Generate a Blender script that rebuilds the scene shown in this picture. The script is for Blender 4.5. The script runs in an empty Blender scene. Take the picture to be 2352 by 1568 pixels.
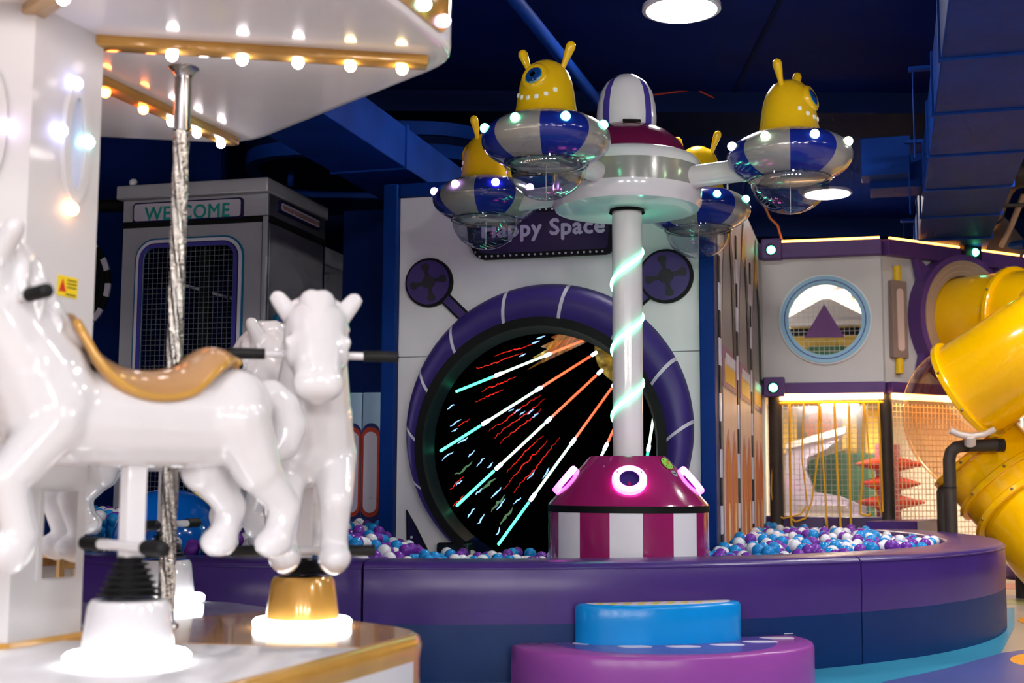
import bpy, bmesh, math, random
from mathutils import Vector, Matrix
random.seed(7)
PI = math.pi
R = math.radians
V = Vector
sc = bpy.context.scene
col = sc.collection

# ---------------------------------------------------------------- camera, world, exposure
FPX = 3000.0
CAM = V((0, 0, 1.0))
PITCH = math.atan(326 / 3000.0)
cam_d = bpy.data.cameras.new('camera')
cam_d.sensor_width = 36
cam_d.lens = FPX / 2352 * 36
cam_d.clip_end = 200
cam_d.dof.use_dof = True
cam_d.dof.focus_distance = 8.3
cam_d.dof.aperture_fstop = 1.9
cam = bpy.data.objects.new('camera', cam_d)
col.objects.link(cam)
CM = Matrix.Rotation(PI / 2 + PITCH, 3, 'X') @ Matrix.Rotation(0.005, 3, 'Z')
cam.matrix_world = Matrix.Translation(CAM) @ CM.to_4x4()
sc.camera = cam
sc.view_settings.view_transform = 'Standard'
sc.view_settings.look = 'None'
sc.view_settings.gamma = 1
sc.view_settings.use_curve_mapping = False
sc.view_settings.exposure = 0.25
w = bpy.data.worlds.new('world')
sc.world = w
w.use_nodes = True
w.node_tree.nodes['Background'].inputs[0].default_value = (0.10, 0.16, 0.40, 1)
w.node_tree.nodes['Background'].inputs[1].default_value = 0.02
CEIL_LAMP = 120.0     # emission of the round ceiling lamps
FILL_GLOBE = 100.0          # unseen fill globes added behind the camera
LED_BASE = 6.0       # glowing rings under the carousel horses
BULB = 32.0           # carousel bulbs
WARM_LED = 14.0       # warm strips of the play structure


sc.cycles.max_bounces = 5
sc.cycles.diffuse_bounces = 3
sc.cycles.glossy_bounces = 2
sc.cycles.transmission_bounces = 3
sc.cycles.transparent_max_bounces = 10
sc.cycles.use_adaptive_sampling = True
sc.cycles.adaptive_threshold = .08
sc.cycles.adaptive_min_samples = 12
sc.cycles.sample_clamp_indirect = 6


def ray(px, py):
    return CM @ V(((px - 1176) / FPX, (784 - py) / FPX, -1))


def at(px, py, Y):
    d = ray(px, py)
    return CAM + d * (Y / d.y)


def atz(px, py, z):
    d = ray(px, py)
    return CAM + d * ((z - CAM.z) / d.z)


# ---------------------------------------------------------------- materials
def srgb(h):
    h = h.lstrip('#')
    c = [int(h[i:i + 2], 16) / 255 for i in (0, 2, 4)]
    return tuple((x / 12.92 if x <= .04045 else ((x + .055) / 1.055) ** 2.4) for x in c)


MATS = {}


def mat(name, c='#808080', rough=.5, metal=0., coat=0., noise=0., ns=3., bump=0., bs=30., emit=None, es=0., spec=.28, c2=None, wave=None):
    m = bpy.data.materials.new(name)
    MATS[name] = m
    m.use_nodes = True
    nt = m.node_tree
    b = nt.nodes['Principled BSDF']
    rgb = srgb(c)
    b.inputs['Base Color'].default_value = rgb + (1,)
    b.inputs['Roughness'].default_value = rough
    b.inputs['Metallic'].default_value = metal
    b.inputs['Coat Weight'].default_value = coat
    b.inputs['Coat Roughness'].default_value = .06
    b.inputs['Specular IOR Level'].default_value = spec
    if emit:
        b.inputs['Emission Color'].default_value = srgb(emit) + (1,)
        b.inputs['Emission Strength'].default_value = es
    if noise or bump:
        tc = nt.nodes.new('ShaderNodeTexCoord')
    if noise:
        n = nt.nodes.new('ShaderNodeTexNoise')
        n.inputs['Scale'].default_value = ns
        n.inputs['Detail'].default_value = 5
        nt.links.new(tc.outputs['Object'], n.inputs['Vector'])
        r = nt.nodes.new('ShaderNodeValToRGB')
        r.color_ramp.elements[0].position = .3
        r.color_ramp.elements[1].position = .7
        lo = srgb(c2) if c2 else tuple(max(0, x * (1 - noise)) for x in rgb)
        hi = rgb if c2 else tuple(min(1, x * (1 + noise * .6)) for x in rgb)
        r.color_ramp.elements[0].color = lo + (1,)
        r.color_ramp.elements[1].color = hi + (1,)
        nt.links.new(n.outputs['Fac'], r.inputs['Fac'])
        nt.links.new(r.outputs['Color'], b.inputs['Base Color'])
    if bump:
        n = nt.nodes.new('ShaderNodeTexNoise')
        n.inputs['Scale'].default_value = bs
        n.inputs['Detail'].default_value = 3
        nt.links.new(tc.outputs['Object'], n.inputs['Vector'])
        bp = nt.nodes.new('ShaderNodeBump')
        bp.inputs['Strength'].default_value = bump
        bp.inputs['Distance'].default_value = .02
        nt.links.new(n.outputs['Fac'], bp.inputs['Height'])
        nt.links.new(bp.outputs['Normal'], b.inputs['Normal'])
    return m


def emat(name, c, es, base='#ffffff'):
    return mat(name, base, .4, emit=c, es=es)


def clear(name, tint='#ffffff', gloss=.03, edge=.75):
    """clear plastic: see-through with a mirror sheen that grows at grazing angles"""
    m = bpy.data.materials.new(name)
    MATS[name] = m
    m.use_nodes = True
    nt = m.node_tree
    nt.nodes.remove(nt.nodes['Principled BSDF'])
    out = nt.nodes['Material Output']
    t = nt.nodes.new('ShaderNodeBsdfTransparent')
    t.inputs[0].default_value = srgb(tint) + (1,)
    g = nt.nodes.new('ShaderNodeBsdfGlossy')
    g.inputs['Roughness'].default_value = gloss
    lw = nt.nodes.new('ShaderNodeLayerWeight')
    lw.inputs['Blend'].default_value = .35
    mp = nt.nodes.new('ShaderNodeMapRange')
    mp.inputs['To Min'].default_value = .05
    mp.inputs['To Max'].default_value = edge
    nt.links.new(lw.outputs['Facing'], mp.inputs['Value'])
    mx = nt.nodes.new('ShaderNodeMixShader')
    nt.links.new(mp.outputs[0], mx.inputs[0])
    nt.links.new(t.outputs[0], mx.inputs[1])
    nt.links.new(g.outputs[0], mx.inputs[2])
    nt.links.new(mx.outputs[0], out.inputs[0])
    return m


# setting
mat('navy_paint', '#03184e', .75, spec=.06, noise=.3, ns=1.5)
mat('ceiling_paint', '#0a1d5a', .8, spec=.06, noise=.35, ns=.8)
mat('navy_deep', '#07163a', .8, spec=.06, noise=.2, ns=1)
mat('duct_paint', '#0c3280', .55, spec=.06, noise=.25, ns=2, bump=.1, bs=8)
mat('blue_frame', '#052c72', .5, spec=.06, noise=.08, ns=4)
mat('floor_vinyl', '#b6a698', .28, noise=.12, ns=1.2, bump=.03, bs=90)
mat('floor_teal', '#3b93b4', .3, noise=.12, ns=1.5, bump=.03, bs=90)
mat('floor_indigo', '#4c5796', .3, noise=.1, ns=1.5)
mat('floor_orange', '#e79a3a', .3, noise=.08, ns=3)
mat('floor_green', '#9fa06c', .3, noise=.1, ns=3)
mat('floor_pink', '#b5776c', .3, noise=.1, ns=3)
mat('floor_lavender', '#8d84a4', .3, noise=.1, ns=3)
# carousel
mat('gel_white', '#e2e1e5', .12, coat=.6, noise=.02, ns=4)
mat('canopy_white', '#fbfaff', .16, coat=.5, noise=.03, ns=3, bump=.03, bs=4)
mat('column_white', '#d2d1d3', .4, coat=.1, noise=.02, ns=3, bump=.05, bs=5)
mat('gold', '#cb9a4a', .22, metal=.15, coat=.6, noise=.12, ns=6)
mat('gold_gloss', '#c9975a', .16, metal=.0, coat=.5, noise=.2, ns=3, bump=.03, bs=6)
mat('platform_white', '#e2e1e6', .1, coat=.8, noise=.04, ns=3)
mat('rubber', '#17181a', .55, noise=.2, ns=30)
mat('steel', '#a8a8aa', .25, metal=1.)
mat('mirror', '#e8e8ea', .01, metal=1.)
mat('label_yellow', '#f0d21c', .5, noise=.03)
mat('label_red', '#d0321c', .5, noise=.03)
mat('ink', '#3a3520', .6, noise=.05)
emat('led_base', '#ffffff', LED_BASE)
emat('bulb_white', '#fff4f8', BULB)
emat('bulb_warm', '#ffdf9a', BULB)
emat('bulb_orange', '#ff7a2e', BULB)
emat('bulb_aqua', '#a6fff4', BULB)
emat('bulb_blue', '#a9b4ff', BULB)
emat('bulb_violet', '#d79cff', BULB * .8)
emat('dim_blue', '#a9b4ff', 7)
emat('dim_aqua', '#a6fff4', 7)
emat('dim_warm', '#ffb27a', 7)
emat('dim_violet', '#e6c4ff', 7)
emat('bulb_green', '#58ffb4', 9)
emat('bulb_lime', '#d8ffc0', 10)
# pads and play structure
mat('pad_purple', '#3f2870', .3, spec=.42, noise=.10, ns=3, bump=.10, bs=3)
mat('pad_navy', '#0a2c60', .42, noise=.10, ns=3, bump=.08, bs=3)
mat('pad_purple_dark', '#3a2258', .45, noise=.10, ns=3, bump=.08, bs=3)
mat('step_blue', '#0b8ad6', .22, noise=.05, ns=3, bump=.08, bs=4)
mat('step_purple', '#96489c', .25, noise=.06, ns=3, bump=.12, bs=4)
mat('step_violet', '#5b4aa0', .25, noise=.05, ns=3)
mat('print_white', '#d8d4e0', .4, noise=.03)
mat('print_yellow', '#d9c85e', .4, noise=.04)
mat('panel_white', '#d9dadd', .45, noise=.10, ns=1.4, bump=.06, bs=2)
mat('panel_seam', '#8d8c96', .6, noise=.05)
mat('ring_purple', '#382a72', .4, noise=.06, ns=3)
mat('ring_white', '#c9c7d4', .5, noise=.03)
mat('black_vinyl', '#06090a', .6, spec=.2, noise=.2, ns=5)
mat('blue_wall', '#021848', .6, spec=.06, noise=.1, ns=3)
mat('lining_navy', '#05141f', .4, noise=.2, ns=3)
mat('badge_purple', '#3c2b6c', .45, noise=.05)
mat('badge_dark', '#23222c', .5, noise=.08)
mat('sign_navy', '#16123e', .4, noise=.06, ns=3)
mat('sign_letter', '#b9b4cc', .5, noise=.03)
mat('foil_black', '#010102', .3, spec=.0, bump=.4, bs=7, noise=.1)
mat('train_dark', '#4c4b56', .4, metal=.3, noise=.25, ns=2)
mat('oval_blue', '#c9d2ee', .2, coat=.5, noise=.02)
mat('lit_gold', '#d8b048', .3, metal=.2, bump=1., bs=16, noise=.95, ns=9)  # warm light put into the colour as gold and black mottle
mat('saddle_tan', '#b98c5c', .16, coat=1., noise=.06, ns=5)
emat('tube_green', '#2ae6a4', 2.6)
emat('tube_pale', '#d2ffdc', 1.8)
emat('tube_orange', '#ff5a24', 1.2)
emat('tunnel_fill', '#ffe0a0', 70)
emat('tube_white', '#dff2ff', 5)
emat('reflection_red', '#ff2412', .9, '#300000')  # glow colours of the reflections modelled on the foil
emat('reflection_blue', '#8fc4ff', 1.6, '#102030')
emat('reflection_green', '#6fa070', .45, '#101810')
# train
mat('train_silver', '#a6a6ae', .38, metal=.25, noise=.16, ns=1.6, bump=.04, bs=3)
mat('train_sign', '#b3adbd', .45, noise=.03)
mat('train_teal', '#1b8f86', .45, noise=.03)
mat('frame_white', '#c3c0cf', .4, noise=.03)
mat('frame_blue', '#3d3a8e', .4, noise=.04)
mat('frame_teal', '#0d5f84', .35, noise=.04)
mat('vent_red', '#8d6a6a', .5, noise=.05)
mat('net_dark', '#5c6470', .7, noise=.05)
mat('net_white', '#cfcabb', .7, noise=.05)
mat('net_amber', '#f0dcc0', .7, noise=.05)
mat('pad_sky', '#86a3bd', .45, noise=.05)
mat('pad_pale', '#b9b4c4', .45, noise=.06)
mat('pad_red', '#a8331c', .45, noise=.06)
mat('pad_ink', '#16205e', .45, noise=.06)
# ride
mat('magenta', '#8e1d5c', .18, coat=.6, noise=.06, ns=4)
mat('magenta_dome', '#701a45', .16, coat=.6, noise=.06, ns=4)
mat('ride_white', '#d9d9e2', .18, coat=.5, noise=.02)
mat('ride_silver', '#9a9a98', .2, metal=.2, coat=.5, noise=.04)
mat('ride_blue', '#17278a', .15, coat=.6, noise=.04)
mat('ride_purple', '#4a3f9c', .15, coat=.6, noise=.04)
mat('pole_white', '#d6d6da', .16, coat=.6, noise=.03)
mat('alien_yellow', '#e0b512', .2, coat=.5, noise=.04, ns=5)
mat('tooth', '#eceae6', .3, noise=.02)
mat('eye_teal', '#1c8fae', .2, coat=.6, noise=.04)
mat('eye_blue', '#123f86', .1, coat=1., noise=.5, ns=20)
mat('eye_black', '#05060a', .08, coat=1., noise=.1)
mat('hollow_dark', '#08090b', .3, coat=.3, noise=.4, ns=12)
mat('button_green', '#8cc850', .35, noise=.04)
mat('button_brass', '#d8a850', .3, metal=.6, noise=.05)
mat('label_grey', '#8f949c', .5, noise=.03)
emat('ring_magenta', '#ff4ee0', 4.5)
emat('strip_green', '#4effb8', 26)
clear('clear_bowl', '#f0f3f6', .03, .55)
clear('clear_rim', '#dde2e6', .05, .8)
clear('clear_tube', '#fbe6cf', .08, .28)  # amber tint stands in for warm light on the clear plastic
clear('clear_film', '#eeeeee', .08, .35)
# right structure
mat('station_white', '#c9c8c6', .5, noise=.09, ns=1.6, bump=.06, bs=2)
mat('station_purple', '#5a3a78', .45, noise=.06)
mat('station_dark', '#1c1420', .5, noise=.1)
mat('window_blue', '#8fc0da', .4, noise=.03)
mat('window_white', '#e8e6e6', .4, noise=.02)
mat('triangle_purple', '#6a3a78', .45, noise=.04)
mat('gauge_taupe', '#8e7a70', .5, noise=.05)
mat('gauge_pink', '#d2bab0', .5, noise=.04)
mat('gauge_yellow', '#e2b81c', .4, noise=.04)
mat('portal_tan', '#a58a74', .45, noise=.05)
mat('portal_tan_light', '#c2a890', .45, noise=.05)
mat('slide_yellow', '#ffc200', .2, coat=.5, noise=.05, ns=2, bump=.02, bs=6)
mat('slide_bolt', '#8d7a4c', .4, metal=.6, noise=.1)
mat('bracket_white', '#d8ccc4', .4, noise=.05)
mat('foam_grey', '#3a332f', .5, noise=.15, ns=8, bump=.1, bs=14)
mat('rope_yellow', '#e2ac1e', .55, noise=.1, ns=30)
mat('cream_wall', '#f0eadc', .6, noise=.10, ns=1.2)
mat('warm_yellow', '#e8c35a', .55, noise=.08, ns=2)
mat('slide_lilac', '#cbc6e8', .35, noise=.05)
mat('trim_white', '#f0eef2', .4, noise=.02)
mat('green_pad', '#4d7a5c', .5, noise=.3, ns=6)
mat('disc_orange', '#c47a4a', .5, noise=.05)
mat('cone_red', '#a8321a', .4, noise=.06)
mat('climb_column', '#7a3f48', .5, noise=.06)
emat('led_warm', '#ffc06a', WARM_LED)
emat('led_warm_thin', '#ff9a2e', WARM_LED * 1.1)
emat('lamp_disc', '#fffaf6', CEIL_LAMP)
emat('fill_globe_glow', '#fff8f2', FILL_GLOBE)
emat('fill_inside', '#ffecd2', 120)
emat('fill_upper', '#ffe2ba', 34)
# rocket art
mat('art_white', '#c9c2c6', .5, noise=.05)
mat('art_grey', '#7f7b80', .5, noise=.08)
mat('art_ink', '#14101e', .5, noise=.1)
mat('art_mauve', '#8f5a80', .5, noise=.06)
mat('art_yellow', '#e0ac24', .5, noise=.05)
mat('art_peach', '#d9b49c', .5, noise=.05)
mat('art_orange', '#cf7424', .5, noise=.12, ns=2)
mat('art_rose', '#b8706a', .5, noise=.05)
mat('art_flame', '#e8c48c', .5, noise=.05)
# balls
mat('ball_white', '#d9d9e2', .25, noise=.03)
mat('ball_blue', '#1f86cc', .22, noise=.04)
mat('ball_purple', '#6f34a0', .22, noise=.04)
mat('big_blue', '#0a62c4', .14, coat=.5, noise=.05)
mat('wood', '#b08a58', .45, noise=.2, ns=8)
mat('cushion_plum', '#7c3f66', .6, noise=.08)


# ---------------------------------------------------------------- mesh helpers
class MB:
    def __init__(s):
        s.bm = bmesh.new()

    def face(s, vs, m=0):
        try:
            f = s.bm.faces.new(vs)
            f.material_index = m
            return f
        except ValueError:
            return None

    def box(s, c, d, m=0, T=None, bev=0):
        T = T or Matrix()
        hx, hy, hz = d[0] / 2, d[1] / 2, d[2] / 2
        co = [V((c[0] + i * hx, c[1] + j * hy, c[2] + k * hz)) for k in (-1, 1) for j in (-1, 1) for i in (-1, 1)]
        if bev:
            b2 = bmesh.new()
            vs = [b2.verts.new(p) for p in co]
        else:
            vs = [s.bm.verts.new(T @ p) for p in co]
        fs = ((0, 2, 3, 1), (4, 5, 7, 6), (0, 1, 5, 4), (2, 6, 7, 3), (0, 4, 6, 2), (1, 3, 7, 5))
        if not bev:
            for f in fs:
                s.face([vs[i] for i in f], m)
            return s
        for f in fs:
            b2.faces.new([vs[i] for i in f])
        bmesh.ops.bevel(b2, geom=list(b2.edges), offset=bev, segments=2, affect='EDGES', profile=.5)
        mp = {v: s.bm.verts.new(T @ v.co) for v in b2.verts}
        for f in b2.faces:
            s.face([mp[v] for v in f.verts], m)
        b2.free()
        return s

    def grid(s, rows, m=0, closed_u=False, closed_v=False, flip=False):
        """rows: list of lists of points"""
        vr = [[s.bm.verts.new(p) for p in r] for r in rows]
        nr, nc = len(vr), len(vr[0])
        for i in range(nr if closed_v else nr - 1):
            for j in range(nc if closed_u else nc - 1):
                a, b = vr[i][j], vr[i][(j + 1) % nc]
                c, d = vr[(i + 1) % nr][(j + 1) % nc], vr[(i + 1) % nr][j]
                mi = m(i, j) if callable(m) else m
                s.face((a, d, c, b) if flip else (a, b, c, d), mi)
        return vr

    def lathe(s, prof, seg=32, m=0, T=None, caps=True, a0=0, a1=2 * PI, flip=False):
        T = T or Matrix()
        full = abs(a1 - a0 - 2 * PI) < 1e-6
        n = seg if full else seg + 1
        rows = []
        for r, z in prof:
            rows.append([T @ V((max(r, 1e-5) * math.cos(a0 + (a1 - a0) * j / seg), max(r, 1e-5) * math.sin(a0 + (a1 - a0) * j / seg), z)) for j in range(n)])
        vr = s.grid(rows, m, closed_u=full, flip=flip)
        if caps and full:
            mi0 = m(0, 0) if callable(m) else m
            mi1 = m(len(prof) - 2, 0) if callable(m) else m
            if prof[0][0] > 1e-3:
                s.face(list(reversed(vr[0])), mi0)
            if prof[-1][0] > 1e-3:
                s.face(vr[-1], mi1)
        return s

    def tube(s, pts, r, seg=10, m=0, caps=True, closed=False, sc2=1.):
        pts = [V(p) for p in pts]
        n = len(pts)
        up = None
        rows = []
        for i in range(n):
            if closed:
                t = pts[(i + 1) % n] - pts[i - 1]
            else:
                t = pts[min(i + 1, n - 1)] - pts[max(i - 1, 0)]
            t.normalize()
            if up is None:
                up = V((0, 0, 1)) if abs(t.z) < .9 else V((1, 0, 0))
            x = (up - t * up.dot(t)).normalized()
            y = t.cross(x)
            up = x
            rr = r[i] if isinstance(r, (list, tuple)) else r
            rows.append([pts[i] + x * (rr * math.cos(2 * PI * k / seg)) + y * (rr * sc2 * math.sin(2 * PI * k / seg)) for k in range(seg)])
        vr = s.grid(rows, m, closed_u=True, closed_v=closed)
        if caps and not closed:
            mi0 = m(0, 0) if callable(m) else m
            mi1 = m(n - 2, 0) if callable(m) else m
            s.face(list(reversed(vr[0])), mi0)
            s.face(vr[-1], mi1)
        return s

    def prism(s, poly, z0, z1, m=0, T=None, ms=None):
        """polygon (x, y) extruded from z0 to z1 along local z"""
        T = T or Matrix()
        a = [s.bm.verts.new(T @ V((p[0], p[1], z0))) for p in poly]
        b = [s.bm.verts.new(T @ V((p[0], p[1], z1))) for p in poly]
        s.face(list(reversed(a)), m)
        s.face(b, m)
        n = len(poly)
        for i in range(n):
            s.face((a[i], a[(i + 1) % n], b[(i + 1) % n], b[i]), m if ms is None else ms)
        return s

    def ring(s, outer, inner, z0, z1, m=0, T=None, closed=True):
        """flat band between two equally long outlines, extruded"""
        T = T or Matrix()
        o0 = [s.bm.verts.new(T @ V((p[0], p[1], z0))) for p in outer]
        o1 = [s.bm.verts.new(T @ V((p[0], p[1], z1))) for p in outer]
        i0 = [s.bm.verts.new(T @ V((p[0], p[1], z0))) for p in inner]
        i1 = [s.bm.verts.new(T @ V((p[0], p[1], z1))) for p in inner]
        n = len(outer)
        for k in range(n if closed else n - 1):
            j = (k + 1) % n
            s.face((o1[k], o1[j], i1[j], i1[k]), m)
            s.face((o0[j], o0[k], i0[k], i0[j]), m)
            s.face((o0[k], o0[j], o1[j], o1[k]), m)
            s.face((i1[k], i1[j], i0[j], i0[k]), m)
        if not closed:
            for k, f in ((0, 1), (n - 1, -1)):
                q = (o0[k], o1[k], i1[k], i0[k])
                s.face(q if f > 0 else tuple(reversed(q)), m)
        return s

    def sphere(s, c, r, m=0, seg=16, rings=10, T=None, scale=(1, 1, 1)):
        M = Matrix.Translation(c) @ (T or Matrix())
        top = s.bm.verts.new(M @ V((0, 0, r * scale[2])))
        bot = s.bm.verts.new(M @ V((0, 0, -r * scale[2])))
        rw = []
        for i in range(1, rings):
            t = PI * i / rings
            rw.append([s.bm.verts.new(M @ V((r * scale[0] * math.sin(t) * math.cos(2 * PI * j / seg), r * scale[1] * math.sin(t) * math.sin(2 * PI * j / seg), r * scale[2] * math.cos(t)))) for j in range(seg)])
        for j in range(seg):
            k = (j + 1) % seg
            s.face((top, rw[0][j], rw[0][k]), m)
            s.face((bot, rw[-1][k], rw[-1][j]), m)
            for i in range(rings - 2):
                s.face((rw[i][j], rw[i + 1][j], rw[i + 1][k], rw[i][k]), m)
        return s

    def capsule(s, p0, r0, p1, r1, seg=14):
        p0, p1 = V(p0), V(p1)
        d = p1 - p0
        s.sphere(p0, r0, 0, seg, 10)
        s.sphere(p1, r1, 0, seg, 10)
        if d.length > 1e-4:
            s.tube([p0, p1], [r0, r1], seg)
        return s


def G(rows, m=0, closed_u=False, flip=False):
    b = MB()
    b.grid(rows, m, closed_u=closed_u, flip=flip)
    return b


WORLD = {}


def obj(name, mb, mats, parent=None, smooth=35, local=False, label=None, kind=None):
    bm = mb.bm if isinstance(mb, MB) else mb
    bm.normal_update()
    me = bpy.data.meshes.new(name)
    bm.to_mesh(me)
    bm.free()
    if isinstance(mats, str):
        mats = [mats]
    for k in mats:
        me.materials.append(MATS[k])
    if smooth:
        me.polygons.foreach_set('use_smooth', [True] * len(me.polygons))
        if smooth < 180:
            me.set_sharp_from_angle(angle=R(smooth))
    o = bpy.data.objects.new(name, me)
    col.objects.link(o)
    if parent:
        o.parent = parent
        if not local and parent.name in WORLD:
            o.matrix_parent_inverse = WORLD[parent.name].inverted()
    if label:
        o['label'] = label
    if kind:
        o['kind'] = kind
    return o


def thing(name, label, cat, loc=(0, 0, 0), rz=0, group=None):
    o = bpy.data.objects.new(name, None)
    o.empty_display_size = .1
    col.objects.link(o)
    o.location = loc
    o.rotation_euler = (0, 0, rz)
    WORLD[o.name] = Matrix.Translation(loc) @ Matrix.Rotation(rz, 4, 'Z')
    o['label'] = label
    o['category'] = cat
    if group:
        o['group'] = group
    return o


def tag(o, label, cat, group=None, kind=None):
    if label:
        o['label'] = label
    if cat:
        o['category'] = cat
    if group:
        o['group'] = group
    if kind:
        o['kind'] = kind
    return o


def struct(name, mb, mats, smooth=35):
    o = obj(name, mb, mats, smooth=smooth)
    o['kind'] = 'structure'
    return o


def copy_tree(o, parent=None):
    c = o.copy()
    col.objects.link(c)
    c.parent = parent
    for ch in o.children:
        copy_tree(ch, c)
    return c


def frame(O, x, n):
    """local x along the face, y up, z out of the face"""
    x, n = V(x).normalized(), V(n).normalized()
    y = n.cross(x).normalized()
    return Matrix(((x.x, y.x, n.x, O[0]), (x.y, y.y, n.y, O[1]), (x.z, y.z, n.z, O[2]), (0, 0, 0, 1)))


def pix(F, px, py, c=0):
    """where the sight line of a photo pixel meets the face F, in face coordinates"""
    d = ray(px, py)
    n = F.to_3x3().col[2]
    o = F.to_translation() + n * c
    t = (o - CAM).dot(n) / d.dot(n)
    q = F.inverted() @ (CAM + d * t)
    return (q.x, q.y)


def circ(cx, cy, r, n=48, a0=0, a1=2 * PI, rx=None):
    full = abs(a1 - a0 - 2 * PI) < 1e-6
    k = n if full else n - 1
    return [(cx + (rx or r) * math.cos(a0 + (a1 - a0) * i / k), cy + r * math.sin(a0 + (a1 - a0) * i / k)) for i in range(n)]


def rrect(x0, y0, x1, y1, r, n=6):
    p = []
    for cx, cy, a in ((x1 - r, y0 + r, -PI / 2), (x1 - r, y1 - r, 0), (x0 + r, y1 - r, PI / 2), (x0 + r, y0 + r, PI)):
        for i in range(n + 1):
            t = a + PI / 2 * i / n
            p.append((cx + r * math.cos(t), cy + r * math.sin(t)))
    return p


def net(mb, x0, y0, x1, y1, cell, t, T, z=0, m=0):
    """a net of thin square cords"""
    x = x0
    while x <= x1 + 1e-6:
        mb.box((x, (y0 + y1) / 2, z), (t, y1 - y0, t), m, T)
        x += cell
    y = y0
    while y <= y1 + 1e-6:
        mb.box(((x0 + x1) / 2, y, z), (x1 - x0, t, t), m, T)
        y += cell
    return mb


def text(name, s, F, x0, y0, width, mats, parent, z=.0, depth=.004, bold=.0, height=None, smooth=0):
    cu = bpy.data.curves.new('lettering', 'FONT')
    cu.body = s
    cu.size = 1
    cu.space_character = 1.08
    cu.resolution_u = 4
    to = bpy.data.objects.new('lettering', cu)
    col.objects.link(to)
    dg = bpy.context.evaluated_depsgraph_get()
    me = bpy.data.meshes.new_from_object(to.evaluated_get(dg))
    bpy.data.objects.remove(to)
    bm = bmesh.new()
    bm.from_mesh(me)
    bpy.data.meshes.remove(me)
    if bold:
        g0 = list(bm.verts) + list(bm.edges) + list(bm.faces)
        for dx, dy in ((bold, 0), (-bold, 0), (0, bold), (0, -bold)):
            r = bmesh.ops.duplicate(bm, geom=g0)
            for e in r['geom']:
                if isinstance(e, bmesh.types.BMVert):
                    e.co.x += dx
                    e.co.y += dy
                    e.co.z += .02 * (dx + 2 * dy)
    xs = [v.co.x for v in bm.verts]
    k = width / (max(xs) - min(xs))
    mn = min(xs)
    ky = k if height is None else height / .7
    r = bmesh.ops.extrude_face_region(bm, geom=list(bm.faces))
    for e in r['geom']:
        if isinstance(e, bmesh.types.BMVert):
            e.co.z += 1
    for v in bm.verts:
        v.co = F @ V((x0 + (v.co.x - mn) * k, y0 + v.co.y * ky, z + v.co.z * depth))
    for f in bm.faces:
        f.material_index = 0
    return obj(name, bm, mats, parent, smooth=0)


TH = R(15)
U = V((math.cos(TH), -math.sin(TH), 0))      # along the fronts of the play structure
W = V((math.sin(TH), math.cos(TH), 0))       # into the play structure

# ================================================================ THE SETTING
CZ = 4.5
FX0, FX1, FY0, FY1 = -11, 12, -13, 21
fl = struct('floor', MB().box(((FX0 + FX1) / 2, (FY0 + FY1) / 2, -.05), (FX1 - FX0, FY1 - FY0, .1)), 'floor_vinyl', 0)


def inlay(pts, m, z, name='floor_inlay'):
    poly = [atz(x, y, 0) for x, y in pts]
    obj(name, MB().prism([(p.x, p.y) for p in poly], -.01, z), m, fl, 0)


inlay([(300, 1720), (300, 1420), (1200, 1440), (1980, 1420), (2330, 1395), (2330, 1440), (2300, 1500), (2180, 1534), (2030, 1566), (1900, 1640), (1700, 1720)], 'floor_teal', .002)
inlay([(2030, 1566), (2180, 1534), (2300, 1500), (2420, 1482), (2420, 1720), (1820, 1720)], 'floor_indigo', .0025)
for cx, cy, rx, ry in ((2372, 1424, 34, 9), (2382, 1515, 62, 15)):
    inlay([(cx + rx * math.cos(t * PI / 12), cy - ry * math.sin(t * PI / 12)) for t in range(24)][::-1], 'floor_orange', .003)
inlay([(2296, 1386), (2420, 1392), (2420, 1379), (2296, 1374)], 'floor_green', .002)
inlay([(2296, 1374), (2420, 1379), (2420, 1370), (2296, 1366)], 'floor_lavender', .002)
inlay([(2296, 1352), (2420, 1354), (2420, 1340), (2296, 1340)], 'floor_pink', .002)

cl = struct('ceiling', MB().box(((FX0 + FX1) / 2, (FY0 + FY1) / 2, CZ + .05), (FX1 - FX0, FY1 - FY0, .1)), 'ceiling_paint', 0)
for nm, c, d in (('wall_back', ((FX0 + FX1) / 2, FY1 + .1, CZ / 2), (FX1 - FX0 + .4, .2, CZ)), ('wall_front', ((FX0 + FX1) / 2, FY0 - .1, CZ / 2), (FX1 - FX0 + .4, .2, CZ)),
                 ('wall_left', (FX0 - .1, (FY0 + FY1) / 2, CZ / 2), (.2, FY1 - FY0, CZ)), ('wall_right', (FX1 + .1, (FY0 + FY1) / 2, CZ / 2), (.2, FY1 - FY0, CZ))):
    struct(nm, MB().box(c, d), 'navy_paint', 0)
# beams under the ceiling
obj('ceiling_beam', MB().box((2, 11.8, CZ - .09), (19, .8, .2)), 'navy_deep', cl, 0)
obj('ceiling_beam', MB().box((2, 17.4, CZ - .12), (19, .9, .26)), 'navy_deep', cl, 0)
# ceiling seam and thin orange conduits
obj('ceiling_seam', MB().box((0, 0, 0), (.03, 4.6, .012), 0, Matrix.Translation((1.95, 9.9, CZ - .004)) @ Matrix.Rotation(-.02, 4, 'Z')), 'navy_deep', cl, 0)


# round ceiling lamps
def ceiling_lamp(x, y, label, r=.26):
    t = thing('ceiling_lamp', label, 'ceiling lamp', (x, y, CZ), 0, 'round ceiling lamps')
    obj('rim', MB().lathe([(r + .03, 0), (r + .03, -.03), (r, -.035), (r, -.012), (r - .02, -.01)], 40, caps=False, T=Matrix.Translation((x, y, CZ))), 'ride_white', t)
    obj('diffuser', MB().lathe([(r - .001, -.018), (.0, -.022)], 40, T=Matrix.Translation((x, y, CZ)), flip=True), 'lamp_disc', t)
    return t


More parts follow.
